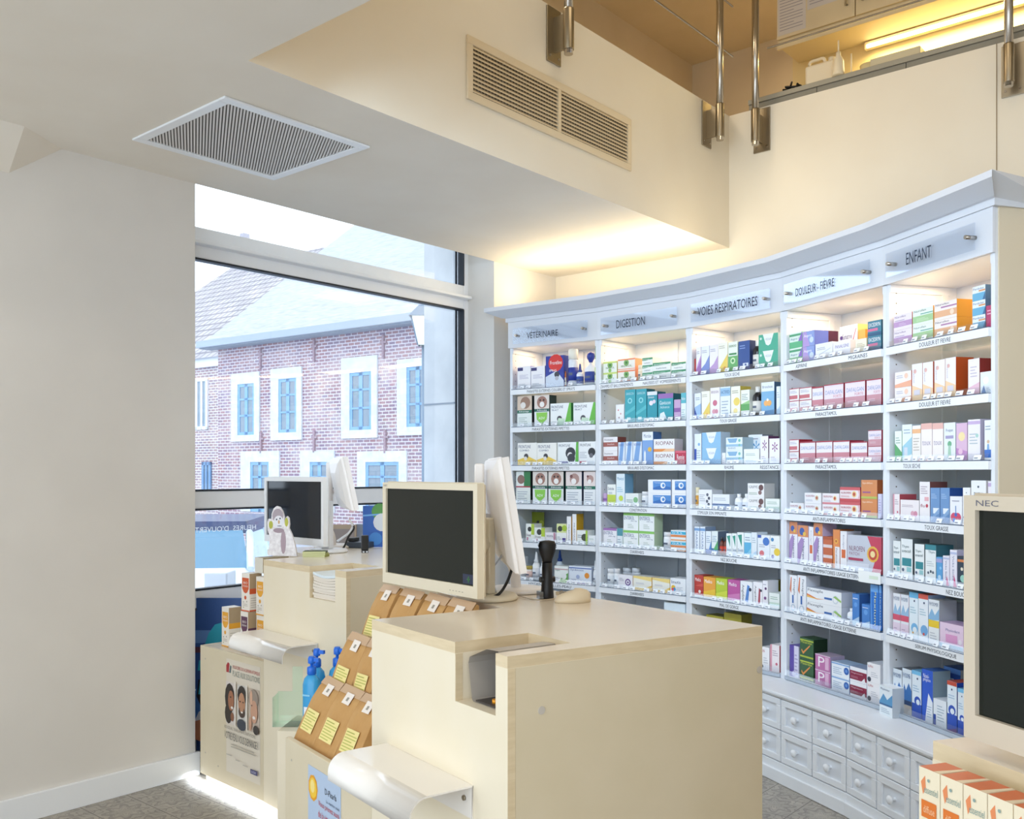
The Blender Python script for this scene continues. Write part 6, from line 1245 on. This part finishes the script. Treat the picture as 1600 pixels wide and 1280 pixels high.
for lst in (wins, gwin):
    for x0, x1, y0, y1, a0, a1, b0, b1 in lst:
        X0, Ya = fx(x0); X1, Yb = fx(x1); Ym = (Ya+Yb)/2; A0 = fx(a0)[0]; A1 = fx(a1)[0]
        z1, z0 = zat(y0, Ym), max(zat(y1, Ym), -.34); c1_, c0_ = zat(b0, Ym), max(zat(b1, Ym), -.34)
        fr = MB()
        for q in ((X0,z0,A0,z1),(A1,z0,X1,z1),(A0,c1_,A1,z1),(A0,z0,A1,c0_)):
            if q[3]-q[1] > .02: fr.box(q[0],-.05,q[1],q[2],-.001,q[3], M_STONE)
        s = fr.build('stone_surround', FB)
        wf = MB(); b = .08; m0 = (A0+A1)/2
        for q in ((A0,c0_,A0+b,c1_),(A1-b,c0_,A1,c1_),(m0-.06,c0_,m0+.06,c1_),(A0+b,c1_-b,A1-b,c1_),(A0+b,c0_,A1-b,c0_+b),(A0+b,c0_+(c1_-c0_)*.36,A1-b,c0_+(c1_-c0_)*.36+.05),(A0+b,c0_+(c1_-c0_)*.68,A1-b,c0_+(c1_-c0_)*.68+.05)): wf.box(q[0],-.03,q[1],q[2],-.005,q[3], M_BLU)
        w_ = wf.build('window', FB); MB().box(A0+b,-.012,c0_+b,A1-b,-.006,c1_-b, mat('7f8c98',.3)).build('pane', w_)
for px, py in ((408,560),(492,548),(600,542),(409,692),(492,690),(603,690)):
    X0, Yy = fx(px); z = zat(py, Yy); mb = MB(); mb.box(X0-.03,-.05,z-.28,X0+.03,-.001,z+.28, mat('a08890',.7)); mb.box(X0-.10,-.045,z+.08,X0+.10,-.001,z+.13, mat('a08890',.7)); mb.build('wall_anchor', FB)
mb = MB(); n = mb.add([(-.3,-.45,ZE-.05),(Lf,-.45,ZE-.05),(Lf,5.5,ZE+4.6),(-.3,5.5,ZE+4.6),(-.3,11.5,ZE-.05),(Lf,11.5,ZE-.05)]); mb.face([n,n+1,n+2,n+3], M_ROOF); mb.face([n+3,n+2,n+5,n+4], M_ROOF); mb.face([n,n+3,n+4], M_BR); mb.face([n+1,n+5,n+2], M_BR); mb.build('roof', FB)
mb = MB(); mb.box(-.3,-.5,ZE-.08,Lf,-.38,ZE+.10, mat('9aa5b2',.5)); 
mb.box(-.3,-.38,ZE-.10,Lf,0,ZE-.02, mat('8f9aa6',.5)); mb.build('gutter', FB)
mb = MB(); mb.box(-.2,10.0,-.35,0,11.0,ZE-.1,M_BR); 
t_, p_ = on_line(614, Vector((fo.x-fdir.y*5.2, fo.y+fdir.x*5.2)), fdir); mb = MB(); mb.box(t_-.35,4.9,ZE+3.4,t_+.35,5.6,ZE+6.2, mat('c4b6b4',.8)); mb.build('chimney', FB)
# left wing
W0 = fo+Vector((-fdir.y, fdir.x))*1.6
LW = empty('tiled_house', (W0.x, W0.y, 0), fa, 'lower brick house with red-grey tiled roof left of the main brick house', 'house')
def wx(px): t, p = on_line(px, W0, fdir); return t, p.y
xw0 = wx(230)[0]; xw1 = wx(341)[0]; zw = zat(562, wx(320)[1])
MB().box(xw0-4, 0, -.35, min(xw1+1.6, -.35), .3, zw, brick_mat('pale_brick','#a88a88','#948592','#dcd8da',fa)).build('wall', LW); MB().box(xw0-4,-.12,zw-.25,xw1+.3,-.001,zw+.1, M_WHITE).build('fascia_board', LW)
tile = roof_tiles('roof_tiles','#9f9a9c','#b3aeb0','#77737a',.30,.26,.035); mb = MB(); n = mb.add([(xw0-4,-.3,zw),(-.35,-.3,zw),(-.35,6.5,zw+5.0),(xw0-4,6.5,zw+5.0)]); mb.face([n,n+1,n+2,n+3], tile)
n = mb.add([(xw0-4,6.5,zw+5.0),(-.35,6.5,zw+5.0),(-.35,13,zw),(xw0-4,13,zw)]); mb.face([n,n+1,n+2,n+3], tile); mb.build('roof', LW)
t_, p_ = on_line(384, Vector((W0.x-fdir.y*6.3, W0.y+fdir.x*6.3)), fdir); MB().box(t_-.12,6.1,zw+4.6,t_+.12,6.4,zw+6.1, mat('a8a4ac',.8)).build('chimney', LW)
for x0, x1, y0, y1, cc in ((307,326,592,672,'f0f2f4'),(317,331,722,790,'6f93b8')):
    A0, Ya = wx(x0); A1, _ = wx(x1); z1, z0 = zat(y0, Ya), zat(y1, Ya); mb = MB()
    for q in ((A0,z0,A0+.1,z1),(A1-.1,z0,A1,z1),(A0,z1-.1,A1,z1),(A0,z0,A1,z0+.1),((A0+A1)/2-.04,z0,(A0+A1)/2+.04,z1)): mb.box(q[0],-.05,q[1],q[2],-.001,q[3], mat(cc,.5))
    w_ = mb.build('window', LW); MB().box(A0+.1,-.02,z0+.1,A1-.1,-.01,z1-.1, M_DG).build('pane', w_)
# street lantern
p = ((664-800)/F*14.0, 14.0); zl = zat(540, 14.0); lt = empty('street_lantern', (p[0],p[1],-.35), 0, 'antique four-sided street lantern beside the stone pillar outside', 'street lamp')
mb = MB(); zr = zl+.35; mk = mat('6f8092',.5)
n = mb.add([(-.10,-.10,zr),(.10,-.10,zr),(.10,.10,zr),(-.10,.10,zr),(-.19,-.19,zr+.42),(.19,-.19,zr+.42),(.19,.19,zr+.42),(-.19,.19,zr+.42)])
for q in ((0,1,5,4),(1,2,6,5),(2,3,7,6),(3,0,4,7)): mb.face([n+k for k in q], mat('f3f1e6',.3))
mb.build('glass', lt); mb = MB()
for a_, b_ in (((-.10,-.10),(-.19,-.19)),((.10,-.10),(.19,-.19)),((.10,.10),(.19,.19)),((-.10,.10),(-.19,.19))): mb.cyl((a_[0],a_[1],zr),(b_[0],b_[1],zr+.42),.012,mk,6)
n = mb.add([(-.22,-.22,zr+.42),(.22,-.22,zr+.42),(.22,.22,zr+.42),(-.22,.22,zr+.42),(-.08,-.08,zr+.60),(.08,-.08,zr+.60),(.08,.08,zr+.60),(-.08,.08,zr+.60)])
for q in ((0,3,2,1),(4,5,6,7),(0,1,5,4),(1,2,6,5),(2,3,7,6),(3,0,4,7)): mb.face([n+k for k in q], mk)
mb.build('frame', lt); MB().cyl((0,0,0),(0,0,zr),.05,mk,12).build('post', lt)
# white bollard block just outside
x0 = (322-800)/F*6.0; MB().box(x0, 5.95, -.35, x0+.15, 6.15, .86, mat('e3e8ee',.7)).build('bollard', None, bevel=.01, label='white square bollard standing outside the lower window pane', cat='bollard')
# parked car
CA = empty('parked_car', ((255-800)/F*8.3, 8.3, -.35), math.radians(6), 'pale parked car with dark roof band seen through the lower window', 'car')
mb = MB(); mc = mat('dfe8f2',.25); K = 14
secs = [(-1.15,.62,.30,.62),(-1.05,.74,.25,.78),(-.5,.80,.22,.90),(0.0,.82,.22,.99),(1.0,.84,.22,1.00),(2.2,.82,.22,1.02),(2.7,.78,.25,.98),(2.85,.70,.30,.90)]
ids = [mb.add([(-w_,y_,zb_),(w_,y_,zb_),(w_*1.0,y_,(zb_+zt2)/2),(w_*.95,y_,zt2-.06),(w_*.86,y_,zt2),(-w_*.86,y_,zt2),(-w_*.95,y_,zt2-.06),(-w_,y_,(zb_+zt2)/2)]) for y_, w_, zb_, zt2 in secs]
for a_ in range(len(ids)-1):
    for k in range(8): j = (k+1) % 8; mb.face([ids[a_]+k, ids[a_+1]+k, ids[a_+1]+j, ids[a_]+j][::-1], mc, True)
mb.face([ids[0]+k for k in range(8)], mc); mb.face([ids[-1]+k for k in range(8)][::-1], mc); mb.build('body', CA)
def rg(y_, w_, z_): return [(-w_,y_,z_),(w_,y_,z_)]
mb = MB(); a = mb.add([(-.74,.02,.985),(.74,.02,.985),(.60,.50,1.30),(-.60,.50,1.30)]); mb.face([a,a+1,a+2,a+3], mat('56839f',.08)); mb.build('windshield', CA)
mb = MB(); a = mb.add([(-.62,.60,1.38),(.62,.60,1.38),(.60,2.2,1.38),(-.60,2.2,1.38),(-.66,.50,1.27),(.66,.50,1.27),(.68,2.3,1.27),(-.68,2.3,1.27)]); 
for q in ((0,1,2,3),(4,5,1,0),(5,6,2,1),(6,7,3,2),(7,4,0,3)): mb.face([a+k for k in q], mat('1b2c58',.35))
mb.build('roof', CA)
for s in (-1, 1):
    mb = MB(); a = mb.add([(s*.76,.22,1.0),(s*.665,.64,1.27),(s*.665,2.15,1.27),(s*.76,2.45,1.0)]); mb.face([a,a+1,a+2,a+3], mat('bcd8ec',.1)); mb.build('side_window', CA)
    mb = MB(); mb.tube([(s*.76,.0,.98),(s*.66,.52,1.28)], .035, mc, 6); mb.tube([(s*.765,1.3,.98),(s*.67,1.3,1.28)], .03, mc, 6); mb.tube([(s*.765,2.45,.98),(s*.67,2.2,1.28)], .04, mc, 6); mb.build('window_frame', CA)
    mb = MB(); mb.lathe([(.02,-.075),(.09,-.05),(.115,0),(.09,.05),(.02,.075)], mat('6f94c8',.3), 14, sy=.6); o = mb.build('side_mirror', CA, loc=(s*.95,.15,1.02))
    for y_ in (-.55, 2.05): MB().cyl((s*.70,y_,.30),(s*.845,y_,.30),.30,mat('2a2e36',.6),24,cap=mat('9aa4b0',.4)).build('wheel', CA)
